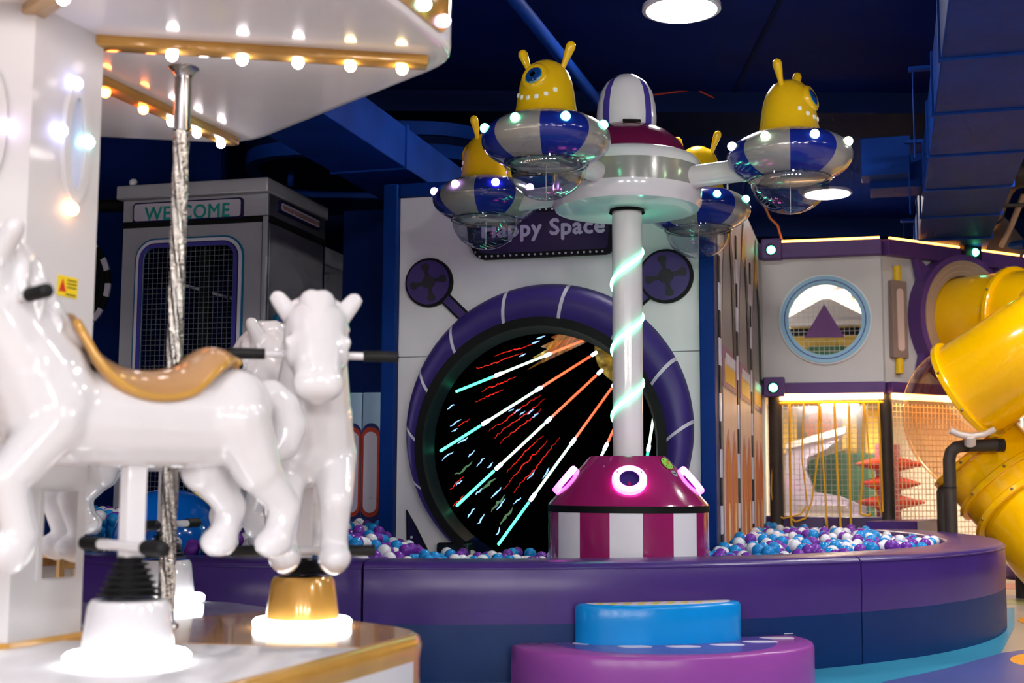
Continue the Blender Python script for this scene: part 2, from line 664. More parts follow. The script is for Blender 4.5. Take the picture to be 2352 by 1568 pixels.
p = at(1565, -15, 9.3)
ceiling_lamp(p.x, 9.3, 'round white ceiling lamp cut by the top edge above the ride')
p = at(1900, 438, 15.4)
ceiling_lamp(p.x, 15.4, 'round white ceiling lamp glowing behind the clear bowl far back')
for x, y in ((-4.4, 3.1), (4.2, 3.1), (4.4, 6.4), (4.6, 9.3), (6.8, 9.3), (6.8, 3.1), (-1.6, -.2), (1.2, -.2), (4.2, -.2)):  # extra lamps out of view, added to brighten the scene
    ceiling_lamp(x, y, 'unseen round ceiling lamp added beyond the edges of the view')


# unseen globes added behind the camera as frontal fill light
for x in (-6, -3, 0, 3, 6):
    for y in (-6.5, -9.5):
        t = thing('fill_globe', 'unseen white fill globe added behind the view to light the scene', 'fill lamp', (x, y, 3.3), 0, 'added fill globes')
        obj('globe', MB().sphere((x, y, 3.3), .3, 0, 16, 10), 'fill_globe_glow', t, 180)
        obj('fill_globe_cord', MB().tube([(x, y, 3.58), (x, y, CZ)], .012, 8), 'steel', t)


# ducts and pipes
def duct(name, label, A, B, wd, h, flange, straps, m='duct_paint', cat='duct'):
    A, B = V(A), V(B)
    d = (B - A)
    L = d.length
    t = thing(name, label, cat, A, 0)
    F = frame(A, d, V((0, 0, 1)).cross(d.normalized()) * 1)
    # local x along, y up, z sideways
    mb = MB().box((L / 2, h / 2, 0), (L, h, wd), 0, F, .01)
    obj('casing', mb, m, t, 20)
    for k in range(1, int(L / flange)):
        obj('flange', MB().box((k * flange, h / 2, 0), (.04, h + .03, wd + .03), 0, F, .004), m, t, 20)
    for x in straps:
        st = obj('hanger_bar', MB().box((x, -.035, 0), (.05, .03, wd + .3), 0, F, .004), m, t, 20)
        for sgn in (-1, 1):
            zt = CZ - A.z
            obj('hanger_rod', MB().tube([F @ V((x, -.03, sgn * (wd / 2 + .12))), F @ V((x, zt, sgn * (wd / 2 + .12)))], .006, 6), m, st)
    return t, F


# big duct on the right; under side at z = 3.9
a = atz(2098, 545, 3.9)
dz = V((math.sin(R(16)), math.cos(R(16)), 0))
perp = V((dz.y, -dz.x, 0))
c0 = a + perp * .35
A = c0 - dz * 9.2
B = c0 + dz * 2.5


def along(py):
    q = atz(2200, py, 3.9)
    return (V((q.x, q.y, 0)) - V((A.x, A.y, 0))).dot(dz)


dct, DF = duct('ventilation_duct', 'wide blue painted air duct slung under the ceiling over the slide', (A.x, A.y, 3.9), (B.x, B.y, 3.9), .7, .42, 1.18, [along(162), along(328), along(508)])
xv = along(365)
ov = MB().box((xv + .1, .1, .55), (.42, .3, .5), 0, DF, .01)
out = obj('side_outlet', ov, 'duct_paint', dct, 20)
obj('outlet_mouth', MB().box((xv - .22, .02, .66), (.3, .34, .42), 0, DF @ Matrix.Translation((0, 0, 0)), .01), 'duct_paint', out, 20)
# left duct
a = atz(690, 255, 3.7)
c0 = a + perp * .3
A2, B2 = c0 - dz * 4.2, c0 + dz * 4.5
duct('ventilation_duct', 'square navy air duct running behind the carousel canopy', (A2.x, A2.y, 3.7), (B2.x, B2.y, 3.7), .6, .32, 1.6, [6.9])
# round pipes
p0, p1 = atz(1168, -20, 4.25), atz(1385, 250, 4.25)
tag(obj('ceiling_pipe', MB().tube([p0 - (p1 - p0) * .4, p1 + (p1 - p0) * .1], .05, 14), 'duct_paint'), 'round blue pipe running under the ceiling above the left alien', 'pipe')
pp = [at(2440, 390, 12.0), at(2352, 402, 12.2), at(2322, 410, 12.4), at(2303, 430, 12.7), at(2272, 505, 13.6)]
t = thing('exhaust_pipe', 'thick dark round exhaust pipe bending beside the wide duct', 'pipe', pp[2])
obj('pipe_run', MB().tube(pp, .115, 18), 'foam_grey', t)
obj('collar', MB().tube([at(2278, 490, 13.4), at(2272, 505, 13.6)], .13, 18), 'foam_grey', t)
obj('hood', MB().prism([(-.3, -.32), (.3, -.32), (.34, -.12), (.14, .16), (-.14, .16), (-.34, -.12)], -.3, .3, T=frame(at(2272, 545, 14.2), U, -W)), 'foam_grey', t, 20)
for i, (ps, rr, z) in enumerate((([(2352, 445), (2322, 520), (2300, 565)], .03, 12.6), ([(2420, 470), (2290, 472)], .02, 12.2), ([(2352, 560), (2290, 570)], .05, 13.8))):
    tag(obj('service_pipe', MB().tube([at(x, y, z + .2 * k) for k, (x, y) in enumerate(ps)], rr, 10), ['portal_tan', 'foam_grey', 'duct_paint'][i]),
        ['thin tan conduit slanting down beside the exhaust pipe', 'thin dark rod crossing in front of the exhaust pipe', 'short blue pipe low behind the exhaust pipe'][i], 'pipe')
# orange cable
tag(obj('cable', MB().tube([at(1755, 470, 13.0), at(1768, 500, 13.1), at(1786, 518, 13.15), at(1796, 552, 13.2)], .012, 6), 'disc_orange'), 'thin orange cable dropping to the purple corner block', 'cable')
tag(obj('cable', MB().tube([at(1500, 218, 11.39), at(1560, 210, 11.39), at(1600, 206, 11.39), at(1640, 225, 11.39)], .007, 6), 'cone_red'), 'thin red cable along the ceiling behind the dome', 'cable')
# oval hanging ceiling band at the left
t = thing('ceiling_band', 'rounded two tier navy band hanging under the ceiling behind the canopy', 'ceiling band', at(720, 350, 12.0))
F = frame(at(590, 355, 12.0), (1, .05, 0), (0, 0, 1))
for k, (z0, z1) in enumerate(((-.02, .1), (-.22, -.1))):
    o = rrect(-.05, -.9, 2.2, .9, .6, 10)
    i_ = rrect(.05, -.8, 2.1, .8, .5, 10)
    obj('tier', MB().ring(o, i_, z0, z1, T=F), 'duct_paint', t)
obj('tier_core', MB().prism(rrect(.02, -.85, 2.15, .85, .55, 8), -.16, .04, T=F), 'navy_deep', t)
q = at(670, 300, 12.0)
obj('hanger_rod', MB().tube([(q.x, 12, 3.75), (q.x, 12, CZ)], .03, 8), 'duct_paint', t)
# dark wall panels behind the train
FB = frame(at(235, 700, 12.4), U, -W)
q0, q1 = pix(FB, 150, 345), pix(FB, 512, 425)
struct('wall_panel_left', MB().box(((q0[0] + q1[0]) / 2, 1.9, 0), (q1[0] - q0[0], 3.8 + (q0[1] - 2.4) * .35, .1), 0, FB), 'navy_paint', 0)


# ================================================================ BALL PIT
PC = V((-.5, 11.03, 0))
PR = 4.33
PT = .42
PH = .6


def pit(a, r):
    return V((PC.x + r * math.cos(a), PC.y + r * math.sin(a), 0))


def pit_angle(px):
    """angle on the pit's outer rim where the near side meets an image column at floor level"""
    d = ray(px, 1500)
    d = V((d.x, d.y, 0)).normalized()
    o = V((0, 0, 0)) - PC
    b = o.dot(d)
    t = -b - math.sqrt(max(0, b * b - (o.dot(o) - PR * PR)))
    q = d * t - PC
    return math.atan2(q.y, q.x)


def arc_pad(name, label, a0, a1, n):
    m = thing(name, label, 'foam barrier', pit((a0 + a1) / 2, PR), 0)
    ins = .006 / PR
    aa = [a0 + ins + (a1 - a0 - 2 * ins) * k / n for k in range(n + 1)]
    b = .035
    for part, mt, prof in (('lower_cover', 'pad_navy', [(PR - PT, 0), (PR - PT, .29), (PR, .29), (PR + .002, .15), (PR, 0)]),
                           ('upper_cover', 'pad_purple', [(PR - PT, .29), (PR - PT, PH - b), (PR - PT + b * .3, PH - b * .3), (PR - PT + b, PH), (PR - .2, PH + .004), (PR - b, PH), (PR - b * .3, PH - b * .3), (PR + .004, PH - b), (PR + .006, .42), (PR, .29)])):
        mb = MB()
        rows = [[pit(a, r) + V((0, 0, z)) for r, z in prof] for a in aa]
        vr = mb.grid(rows, 0, closed_u=True, flip=True)
        mb.face(list(reversed(vr[0])))
        mb.face(vr[-1])
        bmesh.ops.recalc_face_normals(mb.bm, faces=mb.bm.faces)
        up = obj(part, mb, mt, m, 50)
    # welt along the upper outer edge
    obj('piping', MB().tube([pit(a, PR + .004) + V((0, 0, PH - .03)) for a in aa], .006, 6), 'pad_purple', up)
    return m


s1, s2 = pit_angle(830), pit_angle(1981)
arc_pad('foam_barrier', 'purple and navy foam barrier behind the carousel platform', s1 - R(62), s1, 24)
arc_pad('foam_barrier', 'long purple and navy foam barrier behind the two steps', s1, s2, 28)
arc_pad('foam_barrier', 'curved purple and navy foam barrier end beside the yellow slide', s2, R(16), 34)
struct('floor_pit', MB().lathe([(PR - PT - .02, .38), (PR - PT - .02, .44)], 64, T=Matrix.Translation(PC)), 'pad_navy', 30)

# steps
sa = pit_angle(1512)
SO = pit(sa, PR + .012)
sn = V((math.cos(sa), math.sin(sa), 0))
stn = V((-sn.y, sn.x, 0))


def step_poly(hw, bulge, n=28, off=0, inset=0):
    """front half ellipse, back following the barrier"""
    pts = []
    for k in range(n + 1):
        t = PI * k / n
        x, y = (hw - inset) * math.cos(t), (bulge - inset) * math.sin(t) ** .85 + inset * .0
        q = SO + stn * (x + off) + sn * y
        rel = q - PC
        if rel.length < PR + .012:
            q = PC + rel.normalized() * (PR + .012)
        pts.append((q.x, q.y))
    for k in range(1, n):
        x = -(hw - inset) + 2 * (hw - inset) * k / n
        q = SO + stn * (x + off)
        rel = q - PC
        q = PC + rel.normalized() * (PR + .012 + inset * .6)
        pts.append((q.x, q.y))
    return pts


def step(name, label, hw, bulge, z0, z1, m, off, top_m):
    t = thing(name, label, 'step', SO + V((0, 0, z0)))
    mb = MB()
    P0, P1, P2 = step_poly(hw, bulge, off=off), step_poly(hw, bulge, off=off, inset=.006), step_poly(hw, bulge, off=off, inset=.02)
    rows = [[V((x, y, z)) for x, y in P] for P, z in ((P0, z0), (P0, (z0 + z1) / 2), (P0, z1 - .02), (P1, z1 - .006), (P2, z1))]
    vr = mb.grid(rows, 0, closed_u=True)
    mb.face(vr[-1])
    mb.face(list(reversed(vr[0])))
    bmesh.ops.recalc_face_normals(mb.bm, faces=mb.bm.faces)
    b = obj('pad', mb, m, t, 50)
    return t, b


t1_, b1_ = step('foam_step', 'low purple half round foam step with pale footprints', .80, .64, 0, .2, 'step_purple', 0.0, None)
obj('top_print', MB().prism(step_poly(.6, .60, inset=.02), .2, .2015), 'step_violet', b1_, 0)
for px, py, rx in ((1285, 1470, 34), (1355, 1478, 35), (1458, 1485, 36), (1569, 1485, 36), (1670, 1481, 36), (1746, 1474, 36), (1784, 1465, 35), (1783, 1454, 34)):
    c = atz(px, py, .2)
    rr = rx / FPX * c.y
    k = random.uniform(.7, 1.1)
    pts = [(c.x + rr * math.cos(a) * (1 + .14 * math.cos(2 * a + k)), c.y + rr * .55 * math.sin(a) * (1 + .18 * math.sin(a * 2 + k))) for a in [2 * PI * i / 24 for i in range(24)]]
    obj('spot_print', MB().prism(pts, .2005, .203), 'print_white', b1_, 0)
t2_, b2_ = step('foam_step', 'bright blue half round foam step with yellow striped top', .455, .21, .2, .395, 'step_blue', -.005, None)
poly = step_poly(.41, .18, off=-.005, inset=.01)
obj('top_print', MB().prism(poly, .395, .3965), 'print_white', b2_, 0)
for k in range(-5, 6):
    x = k * .078
    q = [SO + stn * (x + sx) + sn * sy for sx, sy in ((-.018, .05), (.022, .05), (.022 - .1, .25), (-.018 - .1, .25))]
    lim = .165 * math.sqrt(max(0, 1 - (x / .39) ** 2))
    if lim < .05:
        continue
    q = [SO + stn * (x + sx - .1 * sy / .16) + sn * sy for sx, sy in ((-.018, .03), (.022, .03), (.022, lim * .92), (-.018, lim * .92))]
    obj('stripe_print', MB().prism([(p_.x, p_.y) for p_ in q], .396, .3975), 'print_yellow', b2_, 0)

# balls
BR = .043
bm_ = {}
for c in ('white', 'blue', 'purple'):
    mb = MB().sphere((0, 0, 0), BR, 0, 16, 10)
    o = obj('pit_ball', mb, 'ball_' + c, smooth=180)
    bm_[c] = o.data
    bpy.data.objects.remove(o)
# anchor points of the play structure (shared by the balls and the buildings)
q = at(911, 1100, 9.75)
FH = frame((q.x, q.y, 0), U, -W)                 # front of the portal building
aR = pix(FH, 1609, 1000)[0]                      # right end of its white front
aE = pix(FH, 1646, 1000)[0]                      # right end of the blue pillar
FR = FH @ V((aE, 0, 0))                          # corner where the rocket wall starts
SL = 4.25                                        # length of the rocket wall
FSW = frame(FR, W, U)                            # rocket wall, facing right
C1 = FR + W * SL                                 # back corner
# window panel: from C1 along U until image column 2036
d = ray(2036, 1000)
k = d.x / d.y
s_ = (k * C1.y - C1.x) / (U.x - k * U.y)
C2 = C1 + U * s_
FP1 = frame(C1, U, -W)
D2 = V((math.cos(R(30)), math.sin(R(30)), 0))
FP2 = frame(C2, D2, V((D2.y, -D2.x, 0)))

RX, RY = (1441 - 1176) / 3000 * 7.9 + .005, 7.9   # axis of the flying saucer ride

rnd = random.Random(3)


def ball_level(p):
    if (p - FR).dot(U) > -.02 and p.x > 1:
        return .545 + .03 * math.sin(p.x * 3.1) * math.cos(p.y * 2.3), 0
    lv = .475
    if p.x < -.55:
        lv += min(.16, (-.55 - p.x) * .36)
    if p.x < -1.9:
        lv += min(.1, (-1.9 - p.x) * .3)
    return lv, (1 if p.x > -1.75 else 2)


cand = []
gridc = {}
sp = .077
for _ in range(16000):
    p = V((rnd.uniform(-3.6, 3.6), rnd.uniform(7.0, 13.4), 0))
    rel = (p - PC).length
    if rel > PR - PT - BR - .005:
        continue
    if (p - V((RX, RY, 0))).length < .56:
        continue
    inside_h = (p - FH.to_translation()).dot(W) > -.16
    du = (p - FH.to_translation()).dot(U)
    if inside_h and -.13 < du < aE + BR + .02:
        continue
    if (p - C1).dot(W) > -BR - .01 and du >= aE:
        continue
    if du <= -.12 and (p - FH.to_translation()).dot(W) > .62:
        continue
    if (p - V((-2.1, 8.05, 0))).length < .43 or (p - V((-1.72, 8.0, 0))).length < .2:
        continue
    key = (int(p.x / sp), int(p.y / sp))
    if any((p - o).length < sp for i in (-1, 0, 1) for j in (-1, 0, 1) for o in gridc.get((key[0] + i, key[1] + j), ())):
        continue
    gridc.setdefault(key, []).append(p)
    lv, reg = ball_level(p)
    p = V((p.x, p.y, lv + rnd.uniform(-.035, .045)))
    # is it above the sight line over the barrier's inner edge
    dd = V((p.x, p.y, 0)).normalized()
    b = (-PC).dot(dd)
    disc = b * b - (PC.dot(PC) - (PR - PT) ** 2)
    te = -b - math.sqrt(max(0, disc))
    dist = V((p.x, p.y, 0)).length
    vis = (1 - (p.z + BR)) / dist < .4 / te
    if vis:
        cand.append((dist, reg, p))
cand.sort(key=lambda c: c[0])
take = {0: 185, 1: 62, 2: 50}
cnt = {0: 0, 1: 0, 2: 0}
rest = []
names = {0: ('beside the rocket wall', 'pit balls beside the rocket wall'), 1: ('in front of the round portal', 'pit balls in front of the round portal'), 2: ('behind the carousel horses', 'pit balls behind the carousel')}
for dist, reg, p in cand:
    c = rnd.choice(('white', 'white', 'blue', 'purple', 'purple', 'blue'))
    if cnt[reg] < take[reg]:
        cnt[reg] += 1
        o = bpy.data.objects.new('pit_ball', bm_[c])
        col.objects.link(o)
        o.location = p
        if p.z > .5:
            rest.append((p - V((0, 0, .088)), 'blue'))
            rest.append((p - V((0, 0, .176)), 'white'))
        where, grp = names[reg]
        if reg == 0:
            if (p - FR).dot(U) < .5:
                where, grp = 'against the foot of the rocket wall', 'pit balls against the rocket wall'
            elif p.y > 10.6:
                where, grp = 'back toward the rope curtain', 'pit balls toward the rope curtain'
            elif (V((p.x, p.y, 0)) - PC).length > PR - PT - .45:
                where, grp = 'right behind the curved barrier', 'pit balls behind the curved barrier'
            else:
                where, grp = 'midway between rocket wall and curved barrier', 'pit balls in the middle of the pit'
        elif reg == 1 and p.x < -.55:
            where, grp = 'heaped beside the arched pads', 'pit balls heaped beside the arched pads'
        tag(o, c + ' plastic ball in the pit ' + where, 'ball', grp)
    else:
        rest.append((p, c))
mb = MB()
for p, c in rest:
    mb.sphere(p, BR, ('white', 'blue', 'purple').index(c), 10, 7)
if rest:
    tag(obj('ball_bed', mb, ['ball_white', 'ball_blue', 'ball_purple'], smooth=180), 'farther white blue and purple balls filling the ball pit', 'balls', kind='stuff')

# big inflatable shapes in the pit
t = thing('inflatable_ball', 'huge glossy blue inflatable ball in the pit behind the carousel', 'ball', at(386, 1262, 8.05))
c = at(386, 1245, 8.05)
obj('skin', MB().sphere(c, .335, 0, 40, 24, scale=(1, 1, .98)), 'big_blue', t, 180)
obj('weld_seam', MB().tube([c + V((.337 * math.sin(a) * .35, -.337 * math.sin(a) * .93, .331 * math.cos(a))) for a in [PI * k / 24 for k in range(25)]], .003, 5), 'step_blue', t)
c = at(556, 1262, 8.0)
tag(obj('inflatable_ball', MB().sphere(c, .12, 0, 28, 18, scale=(1, 1, 1.1)), 'pad_purple', smooth=180), 'dark purple inflatable ball beside the huge blue one', 'ball')
c = at(466, 1152, 9.3)
tag(obj('inflatable_ball', MB().sphere(c, .09, 0, 24, 16), 'label_yellow', smooth=180), 'yellow ball peeking out behind the huge blue one', 'ball')

# ================================================================ FLYING SAUCER RIDE
ride = thing('saucer_ride', 'flying saucer ride with striped magenta base, white pole and four alien saucers', 'ride', (RX, RY, .44))
TR = Matrix.Translation((RX, RY, 0))
SR = .479
zs, zt = .878, 1.165


def stripe_mat(n, off):
    def f(i, j):
        return ((j + off) * n // 96) % 2
    return f


base = obj('base_drum', MB().lathe([(SR - .02, .38), (SR, .39), (SR, .838)], 96, lambda i, j: (j // 6) % 2, T=TR @ Matrix.Rotation(R(4.65), 4, 'Z')), ['magenta', 'ride_white'], ride, 30)
obj('black_band', MB().lathe([(SR + .003, .836), (SR + .003, zs - .004), (SR - .002, zs)], 96, 0, T=TR, caps=False), 'black_vinyl', base)
cone = obj('base_cone', MB().lathe([(SR + .002, zs - .004), (SR - .004, zs + .008), (.24, zt - .012), (.226, zt), (.1, zt + .002)], 96, 0, T=TR, caps=False), 'magenta', ride, 30)
# ring lights on the cone
slope = math.atan2(zt - zs, SR - .235)
for k, a in enumerate((-94, -4, 86, 176)):
    a = R(a)
    zc = 1.012
    rc = SR - (zc - zs) / math.tan(slope)
    nrm = V((math.sin(slope) * math.cos(a), math.sin(slope) * math.sin(a), math.cos(slope)))
    tx = V((-math.sin(a), math.cos(a), 0))
    F = frame(V((RX + rc * math.cos(a), RY + rc * math.sin(a), zc)) + nrm * .002, tx, nrm)
    rl = obj('ring_light', MB().lathe([(.058, .004), (.058, .03), (.066, .038), (.09, .038), (.1, .028), (.1, .0)], 40, T=F, caps=False), 'ring_magenta', cone)
    obj('recess', MB().lathe([(.058, .03), (.054, -.002), (0, -.003)], 32, T=F, caps=False, flip=True), 'ring_purple', rl)
    for b in (0, 120, 240):
        obj('screw', MB().lathe([(.004, .038), (.004, .04), (0, .0405)], 8, T=F @ Matrix.Translation((.08 * math.cos(R(b - 90)), .08 * math.sin(R(b - 90)), 0))), 'steel', rl)


def on_cone(adeg, z):
    a = R(adeg)
    rc = SR - (z - zs) / math.tan(slope)
    nrm = V((math.sin(slope) * math.cos(a), math.sin(slope) * math.sin(a), math.cos(slope)))
    return frame(V((RX + rc * math.cos(a), RY + rc * math.sin(a), z)) + nrm * .001, V((-math.sin(a), math.cos(a), 0)), nrm)


F = on_cone(-40, 1.118)
bt = obj('start_button', MB().lathe([(.042, 0), (.042, .006), (.012, .007)], 28, T=F), 'button_green', cone)
obj('button_cap', MB().lathe([(.011, .006), (.011, .014), (.0, .015)], 16, T=F), 'button_brass', bt)
for b in range(4):
    obj('screw', MB().lathe([(.004, .006), (.003, .009), (0, .009)], 8, T=F @ Matrix.Translation((.032 * math.cos(b * PI / 2 + .6), .032 * math.sin(b * PI / 2 + .6), 0))), 'ink', bt)
F = on_cone(-38.5, 1.062)
lb = obj('push_label', MB().lathe([(.024, 0), (.024, .002), (0, .0022)], 24, T=F), 'label_grey', cone)
text('lettering', 'PUSH', F, -.016, -.005, .032, 'ink', lb, .0025, .001, .01)
# pole, spiral light strip
zh = 2.66
obj('pole', MB().lathe([(.092, zt - .02), (.092, zh + .06)], 48, T=TR), 'pole_white', ride)
obj('pole_collar', MB().lathe([(.11, zh - .005), (.1, zh + .03)], 48, T=TR, caps=False), 'black_vinyl', ride)
ptch = .402
# strip crosses the front (angle -90) at the heights seen in the photo
zf = at(1442, 760, RY - .09).z
pts = []
for k in range(0, 400):
    a = -10 + 20 * k / 399 * 1.0
    z = zf + ptch * a / (2 * PI)
    if z < zt + .01 or z > zh + .04:
        continue
    th = -PI / 2 + a
    pts.append(V((RX + .096 * math.cos(th), RY + .096 * math.sin(th), z)))
obj('light_strip', MB().tube(pts, .009, 8), 'strip_green', ride, 60)
# hub
obj('hub', MB().lathe([(.09, 2.676), (.40, 2.665), (.44, 2.672), (.458, 2.70), (.458, 2.775), (.458, 2.905), (.455, 2.94), (.435, 2.975), (.40, 2.992), (.38, 2.995)], 72,
                      lambda i, j: 1 if i == 4 else 0, T=TR, caps=False), ['ride_white', 'ride_silver'], ride, 40)
obj('dome_skirt', MB().lathe([(.385, 2.985), (.372, 3.02), (.325, 3.09), (.255, 3.15), (.18, 3.185)], 64, T=TR, caps=False), 'magenta_dome', ride, 60)
obj('dome', MB().lathe([(.183, 3.17), (.186, 3.25), (.180, 3.33), (.162, 3.41), (.128, 3.47), (.07, 3.515), (0, 3.53)], 64,
                       lambda i, j: 1 if ((j + 7) % 16) >= 13 or i >= 5 else 0, T=TR, caps=False), ['ride_white', 'ride_purple'], ride, 60)
g = obj('speaker_grille', MB().box((0, 0, 0), (.11, .012, .03), 0, TR @ Matrix.Rotation(R(2), 4, 'Z') @ Matrix.Translation((.005, -.215, 3.178)) @ Matrix.Rotation(R(-50), 4, 'X'), .004), 'black_vinyl', ride, 20)
SA = [R(-119.5), R(-34), R(57.5), R(146)]
ARM = 1.06
SZ = [at(1252, 316, RY + ARM * math.sin(SA[0])).z, 0, 0, 0]
SZ = [2.86, 2.86, 2.86, 2.86]
bulbc = ['bulb_green', 'bulb_lime', 'bulb_green', 'bulb_violet']
A_ = .355
for i, a in enumerate(SA):
    cx, cy = RX + ARM * math.cos(a), RY + ARM * math.sin(a)
    F = Matrix.Translation((cx, cy, SZ[i])) @ Matrix.Rotation(a, 4, 'Z')     # x outward
    prof = []
    for k in range(0, 15):
        ph = R(-58 + (58 + 62) * k / 14)
        prof.append((A_ * math.cos(ph) ** .95, .155 * math.sin(ph)))
    # eight stripes, a grey one facing outwards
    sau = obj('saucer', MB().lathe(prof, 64, lambda q_, j: 0 if ((j + 4) // 8) % 2 == 0 else 1, T=F), ['ride_silver', 'ride_blue'], ride, 60, label='silver and blue striped flying saucer with a yellow alien on top')
    obj('arm', MB().tube([(RX + .3 * math.cos(a), RY + .3 * math.sin(a), SZ[i] - .035), (cx - .2 * math.cos(a), cy - .2 * math.sin(a), SZ[i] - .035)], .068, 24), 'pole_white', ride)
    for b in range(8):
        th = R(45 * b)
        fb = Matrix.Translation((0, 0, 0))
        pb = F @ V((A_ * .975 * math.cos(th), A_ * .975 * math.sin(th), .045))
        obj('bulb', MB().sphere(pb, .026, 0, 12, 8), bulbc[i], sau, 180)
    # clear bowl underneath
    zb = -.132
    rb = .222
    bowl = [(rb + .013, zb + .006), (rb + .013, zb - .004), (rb, zb - .008)] + [(rb * math.cos(R(t_)), zb - .01 - .185 * math.sin(R(t_))) for t_ in range(6, 90, 9)] + [(.004, zb - .196)]
    obj('clear_bowl', MB().lathe(bowl, 48, T=F, caps=False), 'clear_bowl', sau, 60, label='clear plastic bowl')
    obj('bowl_rim', MB().tube([F @ V((( rb + .006) * math.cos(2 * PI * k_ / 48), (rb + .006) * math.sin(2 * PI * k_ / 48), zb)) for k_ in range(48)], .0045, 8, closed=True), 'clear_rim', sau, 60)
    obj('hollow', MB().lathe([(.205, zb + .0), (.0, zb + .03)], 40, T=F, caps=False, flip=True), 'hollow_dark', sau)
    obj('bowl_pin', MB().tube([F @ V((0, 0, zb - .2)), F @ V((0, 0, zb + .02))], .0025, 6), 'steel', sau)
    # alien
    zb2 = .128
    al = obj('alien', MB().lathe([(.186, zb2 - .012), (.178, zb2 + .006), (.165, zb2 + .06), (.156, zb2 + .13), (.146, zb2 + .19), (.126, zb2 + .245), (.094, zb2 + .29), (.05, zb2 + .315), (0, zb2 + .322)], 48, T=F, caps=False), 'alien_yellow', sau, 60, label='yellow one eyed alien')
    del al
    for sgn in (-1, 1):
        p0 = V((0.0, sgn * .10, zb2 + .265))
        p1 = V((-.005, sgn * .16, zb2 + .41))
        obj('antenna', MB().tube([F @ (p0 + (p1 - p0) * t_) for t_ in (0, .3, .6, .8, .93, 1.0)], [.014, .017, .024, .028, .022, .006], 14), 'alien_yellow', sau, 60)
    tilt = R(17)
    ec = F @ V((.124, 0, zb2 + .195))
    nn = F.to_3x3() @ V((math.cos(tilt), 0, math.sin(tilt)))
    EF = frame(ec, F.to_3x3() @ V((0, 1, 0)), nn)
    ey = obj('eye', MB().lathe([(.082, -.02), (.078, .016), (.064, .028), (.052, .026), (.05, .02)], 36, T=EF, caps=False), 'alien_yellow', sau, 60, label='bulging blue eye')
    obj_e = MB().lathe([(.052, .02), (.046, .028), (.03, .034), (.016, .036), (0, .0365)], 36, lambda q_, j: (0, 1, 1, 2)[q_], T=EF, caps=False)
    o = obj('iris', obj_e, ['eye_teal', 'eye_blue', 'eye_black'], sau, 60)
    for k in range(6):
        th = R(-46 + 92 * k / 5)
        zz = zb2 + .075 + .04 * (abs(k - 2.5) / 2.5) ** 2
        rr = .163 - (zz - zb2 - .06) * .13
        T2 = F @ Matrix.Rotation(th, 4, 'Z') @ Matrix.Translation((rr, 0, zz))
        obj('tooth', MB().box((0, 0, 0), (.018, .025, .026), 0, T2, .007), 'tooth', sau, 40)

# ================================================================ PORTAL BUILDING ("Happy Space")
HT = pix(FH, 917, 456)[1]                # top of the white front
seam = (pix(FH, 917, 815)[1] + pix(FH, 1607, 811)[1]) / 2
port = thing('portal_facade', 'white portal wall with a big round purple tunnel mouth', 'playhouse', FH.to_translation())
bc = pix(FH, 1240, 1025)                 # centre of the black ring
PXM = (pix(FH, 1531, 1025)[0] - pix(FH, 950, 1025)[0]) / 581.0
br = 290 * PXM
pc = pix(FH, 1257, 985)
pr_ = 327 * PXM
ho = br - .03


def wall_arc(a0, a1, n=40):
    return [(bc[0] + ho * math.cos(R(a0 + (a1 - a0) * k / n)), bc[1] + ho * math.sin(R(a0 + (a1 - a0) * k / n))) for k in range(n + 1)]


g = .004
sy = math.degrees(math.asin((seam - bc[1]) / ho))
obj('wall_board', MB().prism([(aR, seam + g), (aR, HT), (0, HT), (0, seam + g)] + wall_arc(180 - sy, sy), -.06, 0, T=FH), 'panel_white', port, 20)
zb = .2
by = math.degrees(math.asin(max(-.99, (zb - bc[1]) / ho)))
obj('wall_board', MB().prism([(0, zb), ] + wall_arc(180 - by, 180 - sy)[0:] + [(0, seam - g)], -.06, 0, T=FH), 'panel_white', port, 20)
obj('wall_board', MB().prism([(aR, zb), (aR, seam - g)] + wall_arc(sy, by), -.06, 0, T=FH), 'panel_white', port, 20)
for a0, a1 in ((0, bc[0] - ho * math.cos(R(sy)) - .01), (bc[0] + ho * math.cos(R(sy)) + .01, aR)):
    obj('seam_strip', MB().box(((a0 + a1) / 2, seam, -.035), (a1 - a0, .02, .04), 0, FH), 'panel_seam', port, 0)
# blue frame
aL = pix(FH, 880, 1000)[0]
topz = pix(FH, 900, 427)[1]
obj('frame_post', MB().box(((aL - .004) / 2, topz / 2, -.08), (-aL, topz, .3), 0, FH, .01), 'blue_frame', port, 20)
obj('frame_post', MB().box(((aR + aE) / 2 + .004, topz / 2, -.08), (aE - aR - .008, topz, .3), 0, FH, .01), 'blue_frame', port, 20)
obj('frame_top', MB().box((aR / 2, (HT + topz) / 2 + .004, -.06), (aR - .01, topz - HT, .2), 0, FH, .01), 'blue_frame', port, 20)
# purple puffy ring between an outer and an off-centre inner circle
def ring_pt(t, f, c):
    """t angle in degrees about the outer circle's centre; f 0 outer .. 1 inner"""
    o = V((pc[0] + pr_ * math.cos(R(t)), pc[1] + pr_ * math.sin(R(t))))
    i = V((bc[0] + (br - .01) * math.cos(R(t)), bc[1] + (br - .01) * math.sin(R(t))))
    q_ = o + (i - o) * f
    return FH @ V((q_.x, q_.y, c))


def seam_angle(px, py):
    a_ = pix(FH, px, py)
    return math.degrees(math.atan2(a_[1] - pc[1], a_[0] - pc[0]))


